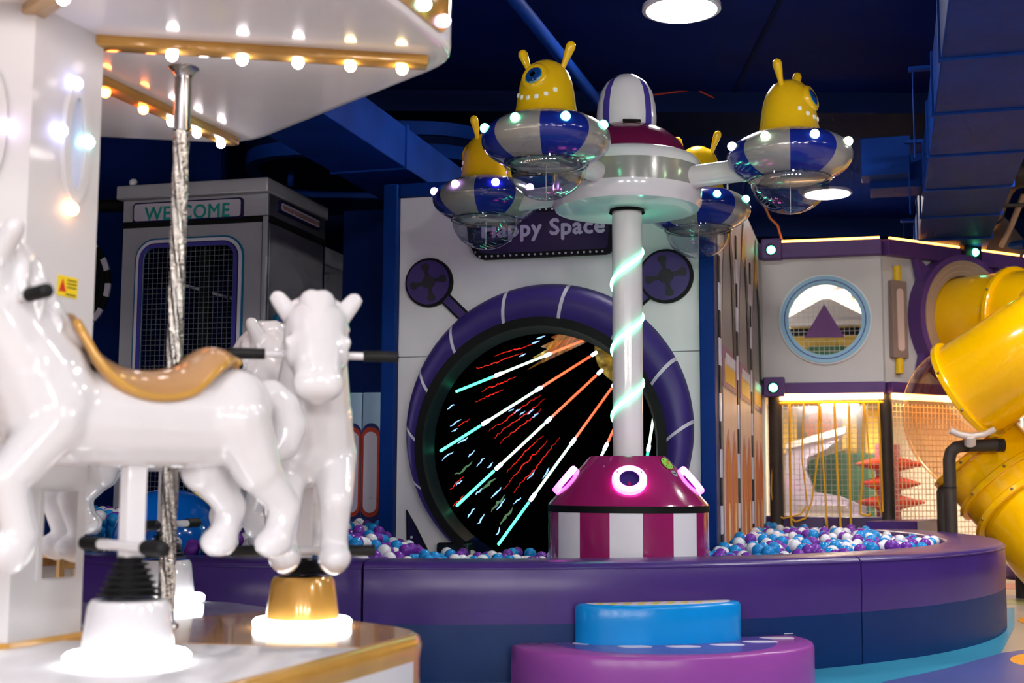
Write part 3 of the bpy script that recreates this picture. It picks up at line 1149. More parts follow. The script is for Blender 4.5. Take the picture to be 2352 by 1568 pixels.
sang = sorted([seam_angle(*p_) % 360 for p_ in ((1175, 690), (1305, 690), (1052, 755), (973, 845), (938, 970), (950, 1097), (1412, 765), (1515, 845), (1560, 970))])
sang = [a_ if a_ < 300 else a_ - 360 for a_ in sang]
sang = sorted(sang)
ends = [-48] + sang + [228]
prof_f = [0, .05, .18, .4, .65, .85, 1.0]
prof_c = [.0, .045, .09, .12, .12, .10, .07]
for k in range(len(ends) - 1):
    a0, a1 = ends[k] + .25, ends[k + 1] - .25
    n = max(3, int((a1 - a0) / 3))
    rows = [[ring_pt(a0 + (a1 - a0) * j / n, f, c) for f, c in zip(prof_f, prof_c)] for j in range(n + 1)]
    obj('ring_pad', G(rows), 'ring_purple', port, 60)
for a_ in sang:
    rows = [[ring_pt(a_ + da, f, c + .004) for f, c in zip(prof_f, prof_c)] for da in (-.75, .75)]
    obj('ring_stripe', G(rows), 'ring_white', port, 60)
# black ring and navy lining
arc = [-52 + (232 + 52) * k / 72 for k in range(73)]
o_ = [(bc[0] + br * math.cos(R(t)), bc[1] + br * math.sin(R(t))) for t in arc]
i_ = [(bc[0] + (br - .07) * math.cos(R(t)), bc[1] + (br - .07) * math.sin(R(t))) for t in arc]
obj('black_ring', MB().ring(o_, i_, -.06, .075, T=FH, closed=False), 'black_vinyl', port, 30)
lr = br - .07
lin_d = .09
rows = [[FH @ V((bc[0] + lr * f * math.cos(R(t)), bc[1] + lr * f * math.sin(R(t)), c)) for f, c in ((1.0, .05), (.99, .0), (.955, -lin_d))] for t in arc]
obj('lining', G(rows), 'lining_navy', port, 60)
# foot of the ring
fx = pix(FH, 1072, 1255)
obj('ring_foot', MB().box((fx[0] - .09, .42, -.03), (.24, .3, .2), 0, FH, .015), 'lining_navy', port, 20)
# purple fin in the lower left corner
tri = [pix(FH, 935, 1170), pix(FH, 937, 1330), pix(FH, 1010, 1330), pix(FH, 985, 1265), pix(FH, 955, 1205)]
fin = obj('fin', MB().prism(tri, .001, .02, T=FH), 'black_vinyl', port, 20)
cxm = sum(q_[0] for q_ in tri) / 5
cym = sum(q_[1] for q_ in tri) / 5
obj('fin_face', MB().prism([(cxm + (q_[0] - cxm) * .84 - .004, cym + (q_[1] - cym) * .9) for q_ in tri], .02, .026, T=FH), 'sign_navy', fin, 20)
d_ = pix(FH, 948, 1233)
obj('fin_stud', MB().lathe([(.01, .026), (.01, .03), (0, .031)], 12, T=FH @ Matrix.Translation((d_[0], d_[1], 0))), 'ring_white', fin)
# fan badges
for (cx, cy, rr, ex, ey) in ((988, 650, 57, 1068, 728), (1531, 635, 60, 1420, 735)):
    c_ = pix(FH, cx, cy)
    e_ = pix(FH, ex, ey)
    r_ = rr * PXM
    dv = (V(e_) - V(c_)).normalized()
    nv = V((-dv.y, dv.x))
    bd = obj('fan_badge', MB().prism(circ(c_[0], c_[1], r_, 48), .001, .035, T=FH), 'black_vinyl', port, 30)
    st0 = V(c_) + dv * (r_ * .9)
    obj('badge_arm', MB().prism([tuple(st0 + nv * .045), tuple(V(e_) + nv * .045), tuple(V(e_) - nv * .045), tuple(st0 - nv * .045)][::-1], .001, .028, T=FH), 'black_vinyl', bd, 20)
    obj('badge_arm_face', MB().prism([tuple(st0 + nv * .03), tuple(V(e_) + nv * .03), tuple(V(e_) - nv * .03), tuple(st0 - nv * .03)][::-1], .028, .031, T=FH), 'badge_purple', bd, 20)
    obj('badge_face', MB().prism(circ(c_[0] - .004, c_[1], r_ * .9, 48), .035, .042, T=FH), 'badge_purple', bd, 30)
    obj('fan_hub', MB().prism(circ(c_[0], c_[1], r_ * .27, 24), .042, .05, T=FH), 'badge_dark', bd, 30)
    for k in range(4):
        t_ = R(12 + 90 * k)
        ca, sa_ = math.cos(t_), math.sin(t_)
        bl = [(.2, -.07), (.5, -.09), (.62, -.17), (.74, -.13), (.78, 0), (.74, .13), (.62, .17), (.5, .09), (.2, .07)]
        obj('fan_blade', MB().prism([(c_[0] + r_ * (x * ca - y * sa_), c_[1] + r_ * (x * sa_ + y * ca)) for x, y in bl], .042, .047, T=FH), 'badge_dark', bd, 20)
# lettered sign
sg = [pix(FH, x, y) for x, y in ((1082, 490), (1082, 548), (1091, 576), (1100, 592), (1112, 598), (1395, 585), (1404, 581), (1409, 570), (1409, 480), (1240, 478))]
sg = [pix(FH, x, y) for x, y in ((1072, 484), (1080, 556), (1092, 584), (1100, 593), (1114, 598), (1394, 585), (1404, 581), (1409, 570), (1414, 470))]
sign = obj('sign_board', MB().prism(sg, .001, .05, T=FH), 'black_vinyl', port, 30, label='navy sign with pale lettering and dotted black border')
mx_ = sum(q_[0] for q_ in sg) / len(sg)
l0, l1 = pix(FH, 1082, 500), pix(FH, 1400, 572)
inner = [pix(FH, x, y) for x, y in ((1084, 497), (1092, 553), (1102, 577), (1108, 583), (1118, 586), (1390, 573), (1396, 570), (1399, 563), (1403, 484))]
obj('sign_face', MB().prism(inner, .05, .054, T=FH), 'sign_navy', sign, 20)
b0, b1 = pix(FH, 1111, 543), pix(FH, 1393, 537)
text('lettering', 'Happy Space', FH, b0[0], (b0[1] + b1[1]) / 2 - .008, b1[0] - b0[0], 'sign_letter', sign, .054, .008, .032, height=(pix(FH, 1255, 509)[1] - pix(FH, 1255, 543)[1]) * 1.05)
dots = [pix(FH, 1106 + 14.05 * k, 592 - .62 * k) for k in range(0, 21)] + [pix(FH, 1091, 569), pix(FH, 1096, 582)] + [pix(FH, 1076 + 14 * k, 491 - .62 * k) for k in range(24)]
for q_ in dots:
    obj('border_dot', MB().lathe([(.008, .05), (.008, .054), (0, .0545)], 10, T=FH @ Matrix.Translation((q_[0], q_[1], 0))), 'ring_white', sign)
# roof and the shell of the building behind the wall

# ---- light tunnel behind the round mouth: a black foil horn narrowing to the back
tun = thing('light_tunnel', 'black foil tunnel with glowing light tubes inside the round portal', 'light tunnel', FH @ V((bc[0], .3, -.4)))
E = at(1452, 800, 12.6)
er = .37
O0 = FH @ V((bc[0], bc[1], -.088))
ax_x, ax_y = U, V((0, 0, 1))


def horn(adeg, s, inset=0):
    a_ = R(adeg)
    c_ = O0 + (E - O0) * s
    r0 = lr * .955
    r_ = r0 + (er - r0) * s - inset
    return c_ + ax_x * (r_ * math.cos(a_)) + ax_y * (r_ * math.sin(a_))


NA = 72
obj('foil_wall', G([[horn(360 * j / NA, s) for j in range(NA)] for s in [k / 16 for k in range(17)]], 0, True), 'foil_black', tun, 60)
rows = [[horn(108 + 52 * j / 14, s + .05 * math.sin(j * 2.1), .012) for j in range(15)] for s in [.52 + .42 * k / 12 for k in range(13)]]  # gold patch and cap: warm light at the far end put into the colour
obj('lit_gold_patch', G(rows), 'lit_gold', tun, 60)
obj('end_cap', MB().prism([(er * math.cos(2 * PI * k / 32), er * math.sin(2 * PI * k / 32)) for k in range(32)], -.02, 0, T=frame(E, U, -W)), 'lit_gold', tun, 0)
lamp = obj('hidden_fill_lamp', MB().sphere(horn(78, .62, .08), .04, 0, 12, 8), 'tunnel_fill', tun, 180)  # added lamp out of sight above the mouth, brightens the gold patch
for a_ in (148, 182, 213.5, 245, 277, 340):
    segs = [(0, .20, 0), (.215, .245, 3), (.255, .52, 1), (.535, .565, 3), (.58, .92, 2), (.94, .97, 3)]
    lt = None
    for s0, s1, mi in segs:
        mname = ['tube_green', 'tube_pale', 'tube_orange', 'tube_white'][mi]
        o = obj('light_tube' if lt is None else 'tube_section', MB().tube([horn(a_, s0, .05), horn(a_, (s0 + s1) / 2, .05), horn(a_, s1, .05)], 0.0105 if mi < 3 else .015, 10), mname, tun if lt is None else lt, 60)
        lt = lt or o
rn = random.Random(11)


def reflection_streak(a_, s0, s1, wob, r_, m_, nm):  # glowing streak modelled in place of a light tube's reflection in the foil
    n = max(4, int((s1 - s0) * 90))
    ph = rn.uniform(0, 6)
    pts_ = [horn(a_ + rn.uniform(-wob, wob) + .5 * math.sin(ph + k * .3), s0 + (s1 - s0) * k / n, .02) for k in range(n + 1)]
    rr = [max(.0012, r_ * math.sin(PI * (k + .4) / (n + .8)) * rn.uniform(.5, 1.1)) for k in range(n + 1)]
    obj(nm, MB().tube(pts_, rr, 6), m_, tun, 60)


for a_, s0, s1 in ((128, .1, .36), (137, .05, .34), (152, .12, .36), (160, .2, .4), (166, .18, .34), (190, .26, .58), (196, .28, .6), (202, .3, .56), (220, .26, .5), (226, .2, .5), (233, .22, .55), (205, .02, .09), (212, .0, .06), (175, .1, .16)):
    reflection_streak(a_, s0, s1, .75, .004, 'reflection_red', 'red_reflection')
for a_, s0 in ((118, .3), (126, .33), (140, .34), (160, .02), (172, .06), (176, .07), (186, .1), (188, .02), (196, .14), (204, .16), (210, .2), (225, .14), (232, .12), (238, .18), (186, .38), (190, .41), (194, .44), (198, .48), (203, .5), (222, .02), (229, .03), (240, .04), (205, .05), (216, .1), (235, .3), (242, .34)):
    reflection_streak(a_, s0, s0 + rn.uniform(.03, .06), .6, .007, 'reflection_blue', 'blue_reflection')
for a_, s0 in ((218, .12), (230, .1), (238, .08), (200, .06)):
    reflection_streak(a_, s0, s0 + .09, .7, .012, 'reflection_green', 'green_reflection')

# ---- rocket wall on the right side of the portal building
rw = thing('rocket_wall', 'pale side wall printed with three tall rockets and orange flames', 'playhouse wall', FR)
top = [(0, .2), (0, 3.05), (2.4, 3.46), (SL, 3.46), (SL, .2)]
obj('board', MB().prism(top[::-1], -.06, 0, T=FSW), 'art_white', rw, 0)
for k in range(3):
    s0 = .08 + k * (SL - .1) / 3
    wd = (SL - .1) / 3
    zr = .0

    def pl(name, pts_, m_, c0=.001, c1=.006, par=None):
        return obj(name, MB().prism([(s0 + x * wd, z) for x, z in pts_], c0, c1, T=FSW), m_, par or rw, 0)
    body = pl('rocket_body', [(.22, .3), (1.0, .3), (1.0, 2.0), (.96, 2.45), (.86, 2.8), (.72, 3.02), (.6, 3.08), (.46, 2.95), (.32, 2.6), (.24, 2.1)], 'art_grey')
    pl('rocket_edge', [(.82, 2.0), (1.0, 2.0), (.96, 2.45), (.86, 2.8), (.72, 3.02), (.66, 2.95), (.76, 2.6), (.8, 2.3)], 'art_ink', .006, .012, body)
    pl('nose_tip', [(.46, 2.95), (.78, 2.9), (.72, 3.2), (.64, 3.32), (.56, 3.2)], 'art_yellow', .006, .01, body)
    pl('nose_antenna', [(.58, 3.28), (.66, 3.28), (.64, 3.4), (.6, 3.4)], 'art_ink', .006, .01, body)
    pl('mauve_band', [(.24, 1.72), (1.0, 1.72), (1.0, 2.02), (.24, 2.02)], 'art_mauve', .006, .01, body)
    pl('yellow_window', [(.32, 1.76), (.9, 1.76), (.9, 1.93), (.32, 1.93)], 'art_yellow', .01, .013, body)
    for j in range(5):
        x0 = .34 + j * .115
        pl('scallop', [(x0, 1.98), (x0, 1.91), (x0 + .045, 1.885), (x0 + .09, 1.91), (x0 + .09, 1.98)], 'print_white', .013, .016, body)
    pl('peach_skirt', [(.24, .3), (1.0, .3), (1.0, 1.7), (.24, 1.7)], 'art_peach', .006, .009, body)
    for j in range(2):
        x0 = .3 + j * .35
        f1 = [(x0, .3), (x0 + .32, .3), (x0 + .32, 1.15), (x0 + .24, 1.32), (x0 + .16, 1.42), (x0 + .08, 1.32), (x0, 1.15)]
        fl_ = pl('flame', f1, 'art_rose', .009, .012, body)
        fl2 = pl('flame_core', [(x0 + .16 + (x - x0 - .16) * .74, .3 + (z - .3) * .92) for x, z in f1], 'art_orange', .012, .015, body)
        pl('flame_heart', [(x0 + .13, .35), (x0 + .19, .35), (x0 + .19, .75), (x0 + .16, .86), (x0 + .13, .75)], 'art_flame', .015, .018, body)
    for j in range(14):
        z0 = .25 + j * .2
        pl('checker', [(.08, z0), (.15, z0), (.15, z0 + .2), (.08, z0 + .2)], 'art_ink' if j % 2 else 'print_white', .001, .01, rw)

# ---- blue wall with arched pads left of the portal
FL = frame(FH @ V((aL, 0, -.75)), U, -W)
bw = thing('blue_wall', 'plain dark blue wall between the train and the portal', 'wall section', FL.to_translation())
obj('board', MB().box((-.16, 1.62, -.03), (1.0, 3.24, .06), 0, FL), 'blue_wall', bw, 0)
x0p = pix(FL, 838, 1000)[0]
x1p = pix(FL, 879, 1000)[0]
wpd = x1p - x0p
yt, yb = pix(FL, 860, 902)[1], pix(FL, 860, 1230)[1]
for k in range(3):
    xa = x0p - k * (wpd + .006)
    xb = xa + wpd
    pd = thing('wall_pad', ['pale blue wall pad with white and red arch next to the blue post', 'second pale blue arch pad beside the white horse', 'third pale blue arch pad behind the white horse'][k], 'wall pad', FL @ V((xa, .3, 0)), 0, 'arched wall pads')
    obj('cushion', MB().box(((xa + xb) / 2, (yt + .3) / 2, .03), (wpd, yt - .3, .06), 0, FL, .012), 'pad_sky', pd, 30)
    cxp = (xa + xb) / 2
    for (f, mt, c_, y_top, y_bot) in ((.98, 'pad_ink', .063, pix(FL, 860, 972)[1], .34), (.98, 'pad_red', .067, pix(FL, 860, 981)[1], pix(FL, 860, 1187)[1]), (.74, 'pad_pale', .071, pix(FL, 860, 992)[1], pix(FL, 860, 1177)[1])):
        hw = wpd / 2 * f
        pts_ = [(cxp + hw * math.cos(PI * j / 14), y_top - hw + hw * math.sin(PI * j / 14)) for j in range(15)]
        if mt == 'pad_ink':
            pts_ += [(cxp - hw, y_bot), (cxp + hw, y_bot)]
        else:
            pts_ += [(cxp - hw * math.cos(PI * j / 14), y_bot + hw - hw * math.sin(PI * j / 14)) for j in range(15)]
        obj('arch_print', MB().prism(pts_, .058, c_, T=FL), mt, pd, 0)

# ================================================================ TRAIN CAR ("WELCOME")
q = at(603, 1000, 10.2)
TO = V((q.x, q.y, 0))
FT = frame(TO, U, -W)
FTS = frame(TO, W, U)
tr = thing('train_car', 'silver train car front with a welcome sign and dark netted windows', 'play train', TO)
aw = pix(FT, 277, 700)[0]
ht = pix(FT, 600, 445)[1]
hc = pix(FT, 605, 412)[1]
SDW = 1.12
wx0, wy1 = pix(FT, 318, 560)
wx1 = pix(FT, 556, 600)[0]
wy1 = (pix(FT, 430, 553)[1])
wy0 = .75


def holed(F, x0, y0, x1, y1, hole, c0, c1):
    """rectangular board with an opening (outline of points), as radial quads"""
    hx = sum(p_[0] for p_ in hole) / len(hole)
    hy = sum(p_[1] for p_ in hole) / len(hole)
    pts_ = []
    for p_ in hole:
        pts_.append((math.atan2(p_[1] - hy, p_[0] - hx), p_))
    for c_ in ((x0, y0), (x1, y0), (x1, y1), (x0, y1)):
        a_ = math.atan2(c_[1] - hy, c_[0] - hx)
        # point of the hole outline in that direction
        best = None
        n = len(hole)
        for i in range(n):
            p_, q_ = hole[i], hole[(i + 1) % n]
            dx, dy = math.cos(a_), math.sin(a_)
            ex, ey = q_[0] - p_[0], q_[1] - p_[1]
            den = dx * ey - dy * ex
            if abs(den) < 1e-9:
                continue
            t_ = ((p_[0] - hx) * ey - (p_[1] - hy) * ex) / den
            u_ = ((p_[0] - hx) * dy - (p_[1] - hy) * dx) / den
            if t_ > 0 and -1e-6 <= u_ <= 1 + 1e-6:
                best = (hx + dx * t_, hy + dy * t_)
        pts_.append((a_, best))
    pts_.sort(key=lambda e: e[0])
    inn = [e[1] for e in pts_]
    out_ = []
    for a_, _ in pts_:
        dx, dy = math.cos(a_), math.sin(a_)
        ts = []
        if dx > 1e-9:
            ts.append((x1 - hx) / dx)
        if dx < -1e-9:
            ts.append((x0 - hx) / dx)
        if dy > 1e-9:
            ts.append((y1 - hy) / dy)
        if dy < -1e-9:
            ts.append((y0 - hy) / dy)
        t_ = min(ts)
        out_.append((hx + dx * t_, hy + dy * t_))
    return MB().ring(out_, inn, c0, c1, T=F)


hole = rrect(wx0 + .03, wy0, wx1 - .03, wy1 - .02, .13, 8)
trimz = pix(FT, 590, 497)[1]
obj('front_wall', holed(FT, aw, .2, 0, trimz - .03, hole, -.05, 0), 'train_silver', tr, 20)
obj('header', MB().box((aw / 2, (ht + trimz) / 2, -.02), (-aw, ht - trimz, .06), 0, FT, .004), 'train_silver', tr, 20)
obj('trim_band', MB().box((aw / 2, trimz - .02, -.005), (-aw, .05, .04), 0, FT), 'black_vinyl', tr, 0)
obj('roof_cap', MB().box((aw / 2 + .0, (ht + hc) / 2, -SDW / 2 + .03), (-aw + .06, hc - ht, SDW + .1), 0, FT, .012), 'train_silver', tr, 20)
obj('corner_bead', MB().box((-.015, (trimz + .2) / 2, .01), (.04, trimz - .2, .03), 0, FT, .008), 'train_silver', tr, 20)
for nm, grow, rad, mt, c0, c1 in (('window_frame', .05, .18, 'frame_teal', 0, .012), ('window_frame', .035, .165, 'frame_white', .012, .02), ('window_frame', .008, .14, 'sign_navy', .02, .024), ('window_frame', .0, .13, 'frame_blue', .024, .03)):
    O_ = rrect(wx0 + .03 - grow, wy0 - grow, wx1 - .03 + grow, wy1 - .02 + grow, rad, 8)
    I_ = rrect(wx0 + .06, wy0 + .03, wx1 - .06, wy1 - .05, .10, 8)
    obj(nm, MB().ring(O_, I_, c0, c1, T=FT), mt, tr, 30)
nt_ = MB()
net(nt_, wx0 + .04, wy0, wx1 - .03, wy1 - .03, .042, .004, FT, -.03)
tag(obj('window_net', nt_, 'net_dark', tr, 0), None, None, kind='stuff')
obj('window_divider', MB().box(((wx0 + wx1) / 2 + .1, (wy0 + wy1) / 2, -.1), (.09, wy1 - wy0, .04), 0, FT), 'black_vinyl', tr, 0)
for k in range(4):
    obj('inside_bar', MB().tube([FT @ V((wx0 + .45 + k * .11, wy0 + .1, -.45)), FT @ V((wx0 + .62 + k * .11, wy1, -.45))], .008, 6), 'black_vinyl', tr)
obj('inside_rail', MB().tube([FT @ V((wx0 + .02, wy1 - .24, -.5)), FT @ V((wx1, wy1 - .5, -.5))], .012, 6), 'frame_white', tr)
s0_, s1_ = pix(FT, 309, 518), pix(FT, 563, 450)
sgn_ = obj('sign_plate', MB().prism(rrect(s0_[0], s0_[1] + .015, s1_[0], s1_[1] - .015, .03, 5), .01, .03, T=FT), 'sign_navy', tr, 30, label='lilac plate with teal lettering')
obj('sign_face', MB().prism(rrect(s0_[0] + .012, s0_[1] + .027, s1_[0] - .02, s1_[1] - .027, .025, 5), .03, .034, T=FT), 'train_sign', sgn_, 30)
t0_, t1__ = pix(FT, 337, 501), pix(FT, 532, 491)
text('lettering', 'WELCOME', FT, t0_[0], (t0_[1] + t1__[1]) / 2 - .028, t1__[0] - t0_[0], 'train_teal', sgn_, .034, .003, .018, height=pix(FT, 430, 464)[1] - pix(FT, 430, 495)[1])
kn = pix(FT, 311, 424)
obj('roof_knob', MB().sphere(FT @ V((kn[0], hc + .03, .03)), .035, 0, 20, 14), 'ride_white', tr, 180)
# side of the train
sx0, sx1 = .14, .86
hole = rrect(sx0, .75, sx1, 2.32, .14, 8)
obj('side_wall', holed(FTS, 0, .2, SDW, trimz - .03, hole, -.05, 0), 'train_dark', tr, 20)
obj('side_header', MB().box((SDW / 2, (ht + trimz) / 2, -.02), (SDW, ht - trimz, .06), 0, FTS, .004), 'train_dark', tr, 20)
obj('side_trim', MB().box((SDW / 2, trimz - .02, -.005), (SDW, .05, .05), 0, FTS), 'black_vinyl', tr, 0)
for grow, mt, c0, c1, rad in ((.05, 'frame_teal', 0, .03, .19), (.0, 'frame_blue', .03, .034, .14)):
    obj('side_window_frame', MB().ring(rrect(sx0 - grow, .75 - grow, sx1 + grow, 2.32 + grow, rad, 8), rrect(sx0 + .025, .775, sx1 - .025, 2.295, .12, 8), c0, c1, T=FTS), mt, tr, 30)
nt_ = MB()
net(nt_, sx0, .75, sx1, 2.3, .042, .004, FTS, -.03)
tag(obj('window_net', nt_, 'net_dark', tr, 0), None, None, kind='stuff')
vb = obj('vent_plate', MB().prism(rrect(.15, trimz + .06, .95, ht - .02, .02, 4), .01, .035, T=FTS), 'sign_navy', tr, 20)
obj('vent_back', MB().prism(rrect(.17, trimz + .08, .93, ht - .04, .015, 4), .035, .037, T=FTS), 'train_sign', vb, 20)
for k in range(15):
    obj('vent_slat', MB().box((.2 + k * .05, (trimz + ht + .03) / 2, .042), (.026, ht - trimz - .15, .012), 0, FTS), 'vent_red', vb, 0)
obj('inner_back', MB().box((aw / 2, 1.6, -SDW), (-aw, 3.0, .04), 0, FT), 'navy_deep', tr, 0)
# next carriage behind
FT2 = frame(TO + W * (SDW + .06) - U * .02, W, U)
tr2 = thing('train_car', 'dark second train car behind the welcome car', 'play train', FT2.to_translation())
obj('side_wall', holed(FT2, 0, .2, 1.3, 2.98, rrect(.12, .75, .9, 2.3, .14, 8), -.05, 0), 'train_dark', tr2, 20)
obj('roof', MB().lathe([(.12, 0), (.12, 1.3)], 20, T=frame(FT2 @ V((0, 2.98, -.1)), W.cross(V((0, 0, 1))), W)), 'train_silver', tr2)
obj('window_frame', MB().ring(rrect(.07, .7, .95, 2.35, .18, 8), rrect(.15, .78, .87, 2.27, .12, 8), 0, .03, T=FT2), 'black_vinyl', tr2, 30)
# blue wall with porthole left of the train
FPH = frame(FT @ V((aw - .02, 0, -.25)), U, -W)
ph_ = thing('porthole_wall', 'blue wall with a black and white dashed porthole behind the carousel column', 'wall section', FPH.to_translation())
pc0 = pix(FPH, 148, 655)
prr = 112 / FPX * 10.9
obj('board', holed(FPH, -1.6, .2, 0, pix(FPH, 240, 468)[1], circ(pc0[0], pc0[1], prr * .82, 40), -.05, 0), 'blue_wall', ph_, 20)
obj('porthole_ring', MB().ring(circ(pc0[0], pc0[1], prr * .98, 48), circ(pc0[0], pc0[1], prr * .8, 48), 0, .03, T=FPH), 'black_vinyl', ph_, 30)
for k in range(24):
    t0, t1 = R(15 * k), R(15 * k + 15)
    obj('dash', MB().ring(circ(pc0[0], pc0[1], prr * 1.1, 5, t0, t1), circ(pc0[0], pc0[1], prr * .98, 5, t0, t1), 0, .02, T=FPH, closed=False), 'frame_white' if k % 2 else 'black_vinyl', ph_, 20)
obj('porthole_back', MB().box((pc0[0], pc0[1], -.25), (1.0, 1.0, .03), 0, FPH), 'lining_navy', ph_, 0)
obj('roof_rail', MB().tube([FPH @ V((-1.6, pix(FPH, 240, 462)[1], .05)), FPH @ V((0, pix(FPH, 240, 478)[1], .05))], .05, 12), 'black_vinyl', ph_)

# ================================================================ PLAY STRUCTURE ON THE RIGHT
PW = s_
zt1 = pix(FP1, 1900, 556)[1]
zb1 = pix(FP1, 1900, 592)[1]
zl1 = pix(FP1, 1900, 879)[1]
zl0 = pix(FP1, 1900, 905)[1]
wp = thing('window_panel', 'white play tower panel with a round blue rimmed window', 'tower panel', C1 + V((0, 0, zl0)))
wc = pix(FP1, 1895, 734)
wr = (pix(FP1, 2001, 734)[0] - pix(FP1, 1788, 734)[0]) / 2
obj('panel', holed(FP1, .0, zl1, PW - .01, zb1, circ(wc[0], wc[1], wr * .8, 48), -.05, 0), 'station_white', wp, 20)
for f0, f1, mt, c0, c1 in ((1.0, .93, 'window_white', .0, .03), (.97, .86, 'window_blue', .0, .045), (.885, .865, 'frame_blue', .0, .048), (.865, .79, 'window_blue', .0, .045)):
    obj('window_rim', MB().ring(circ(wc[0], wc[1], wr * f0, 56), circ(wc[0], wc[1], wr * f1, 56), c0, c1, T=FP1), mt, wp, 30)
nm = MB()
net(nm, wc[0] - wr * .8, wc[1] - wr * .8, wc[0] + wr * .8, wc[1] + wr * .8, .05, .004, FP1, -.04)
tag(obj('window_net', nm, 'net_white', wp, 0), None, None, kind='stuff')
tp = [pix(FP1, x, y) for x, y in ((1848, 775), (1940, 774), (1893, 698))]
tri_ = obj('triangle', MB().prism(tp, -.03, .0, T=FP1), 'triangle_purple', wp, 0, label='purple triangle')
# beams with warm light strips, corner blocks with lamps
obj('top_beam', MB().box((PW / 2, (zt1 + zb1) / 2, .03), (PW, zt1 - zb1, .14), 0, FP1, .01), 'station_purple', wp, 20)
obj('light_strip', MB().tube([FP1 @ V((.2, zt1 + .012, .07)), FP1 @ V((PW - .02, zt1 + .012, .07))], .012, 8), 'led_warm_thin', wp)
obj('bottom_beam', MB().box((PW / 2, (zl1 + zl0) / 2, .03), (PW, zl1 - zl0, .14), 0, FP1, .01), 'station_purple', wp, 20)
zs_ = pix(FP1, 1900, 911)[1]
obj('light_strip', MB().tube([FP1 @ V((.19, zs_, .06)), FP1 @ V((PW - .02, zs_, .06))], .032, 12), 'led_warm', wp)
for (x0, y0, x1, y1, lx, ly) in ((1751, 600, 1797, 552, 1771, 574), (1756, 913, 1803, 868, 1776, 890)):
    a_, b_ = pix(FP1, x0, y0), pix(FP1, x1, y1)
    bk = obj('corner_block', MB().box(((a_[0] + b_[0]) / 2, (a_[1] + b_[1]) / 2, .05), (b_[0] - a_[0], b_[1] - a_[1], .2), 0, FP1, .012), 'station_purple', wp, 20)
    l_ = pix(FP1, lx, ly, .15)
    obj('lamp', MB().sphere(FP1 @ V((l_[0], l_[1], .15)), .042, 0, 18, 12, scale=(1, 1, 1)), 'bulb_green', bk, 180)
    obj('lamp_ring', MB().lathe([(.056, 0), (.056, .015), (.044, .018)], 24, T=FP1 @ Matrix.Translation((l_[0], l_[1], .15)), caps=False), 'station_dark', bk)
# slide panel, angled away
PL2 = 2.6
zt2, zb2_, zl2, zl3 = zt1 + .0, zb1, zl1, zl0
sp_ = thing('slide_panel', 'angled white tower panel where the yellow tube slide starts', 'tower panel', C2 + V((0, 0, zl0)))
qc = pix(FP2, 2192, 738)
pR = .56
obj('panel', holed(FP2, .01, zl2, PL2, zb2_, circ(qc[0], qc[1], .47, 40), -.05, 0), 'station_white', sp_, 20)
obj('top_beam', MB().box((PL2 / 2, (zt2 + zb2_) / 2, .03), (PL2, zt2 - zb2_, .14), 0, FP2, .01), 'station_purple', sp_, 20)
obj('light_strip', MB().tube([FP2 @ V((.04, zt2 + .012, .07)), FP2 @ V((PL2, zt2 + .012, .07))], .012, 8), 'led_warm_thin', sp_)
obj('bottom_beam', MB().box((PL2 / 2, (zl2 + zl3) / 2, .03), (PL2, zl2 - zl3, .14), 0, FP2, .01), 'station_purple', sp_, 20)
obj('light_strip', MB().tube([FP2 @ V((.04, zs_, .06)), FP2 @ V((PL2, zs_, .06))], .032, 12), 'led_warm', sp_)
lq = pix(FP2, 2210, 584)
lb_ = obj('lamp_block', MB().box((lq[0], lq[1], .08), (.26, .22, .14), 0, FP2, .012), 'station_dark', sp_, 20)
obj('lamp', MB().sphere(FP2 @ V((lq[0] + .02, lq[1], .15)), .04, 0, 18, 12), 'bulb_green', lb_, 180)
# gauge ornament
g0, g1 = pix(FP2, 2043, 822), pix(FP2, 2073, 648)
ga = obj('gauge', MB().box(((g0[0] + g1[0]) / 2, (g0[1] + g1[1]) / 2, .03), (g1[0] - g0[0], g1[1] - g0[1], .06), 0, FP2, .012), 'gauge_taupe', sp_, 20)
mxg = (g0[0] + g1[0]) / 2
obj('gauge_face', MB().prism(rrect(mxg - .045, g0[1] + .07, mxg + .045, g1[1] - .08, .04, 5), .06, .066, T=FP2), 'gauge_pink', ga, 20)
for zA, zB in ((g1[1], pix(FP2, 2055, 612)[1]), (pix(FP2, 2058, 858)[1], g0[1])):
    obj('gauge_end', MB().tube([FP2 @ V((mxg, zA, .03)), FP2 @ V((mxg, zB, .03))], .04, 12), 'gauge_yellow', ga)
# portal ring with horns
obj('portal_ring', MB().ring(circ(qc[0], qc[1], .675, 56), circ(qc[0], qc[1], .61, 56), .0, .17, T=FP2), 'station_purple', sp_, 30)
for k, (ro, ri) in enumerate(((.612, .565), (.565, .555), (.555, .51), (.51, .5), (.5, .458))):
    obj('portal_rim', MB().ring(circ(qc[0], qc[1], ro, 56), circ(qc[0], qc[1], ri, 56), .0, .18 - .008 * k, T=FP2), 'portal_tan' if k % 2 == 0 else 'portal_tan_light', sp_, 30)
for adeg in (140, 220, 40, -40):
    a_ = R(adeg)
    c_ = V((qc[0] + (.66) * math.cos(a_), qc[1] + (.66) * math.sin(a_)))
    d_ = V((math.cos(a_), math.sin(a_)))
    n_ = V((-d_.y, d_.x))
    tip = c_ + d_ * .17 + V((0, .09 if math.sin(a_) > 0 else -.1))
    obj('portal_horn', MB().prism([tuple(c_ - n_ * .09), tuple(tip), tuple(c_ + n_ * .09)], .02, .1, T=FP2), 'station_purple', sp_, 0)

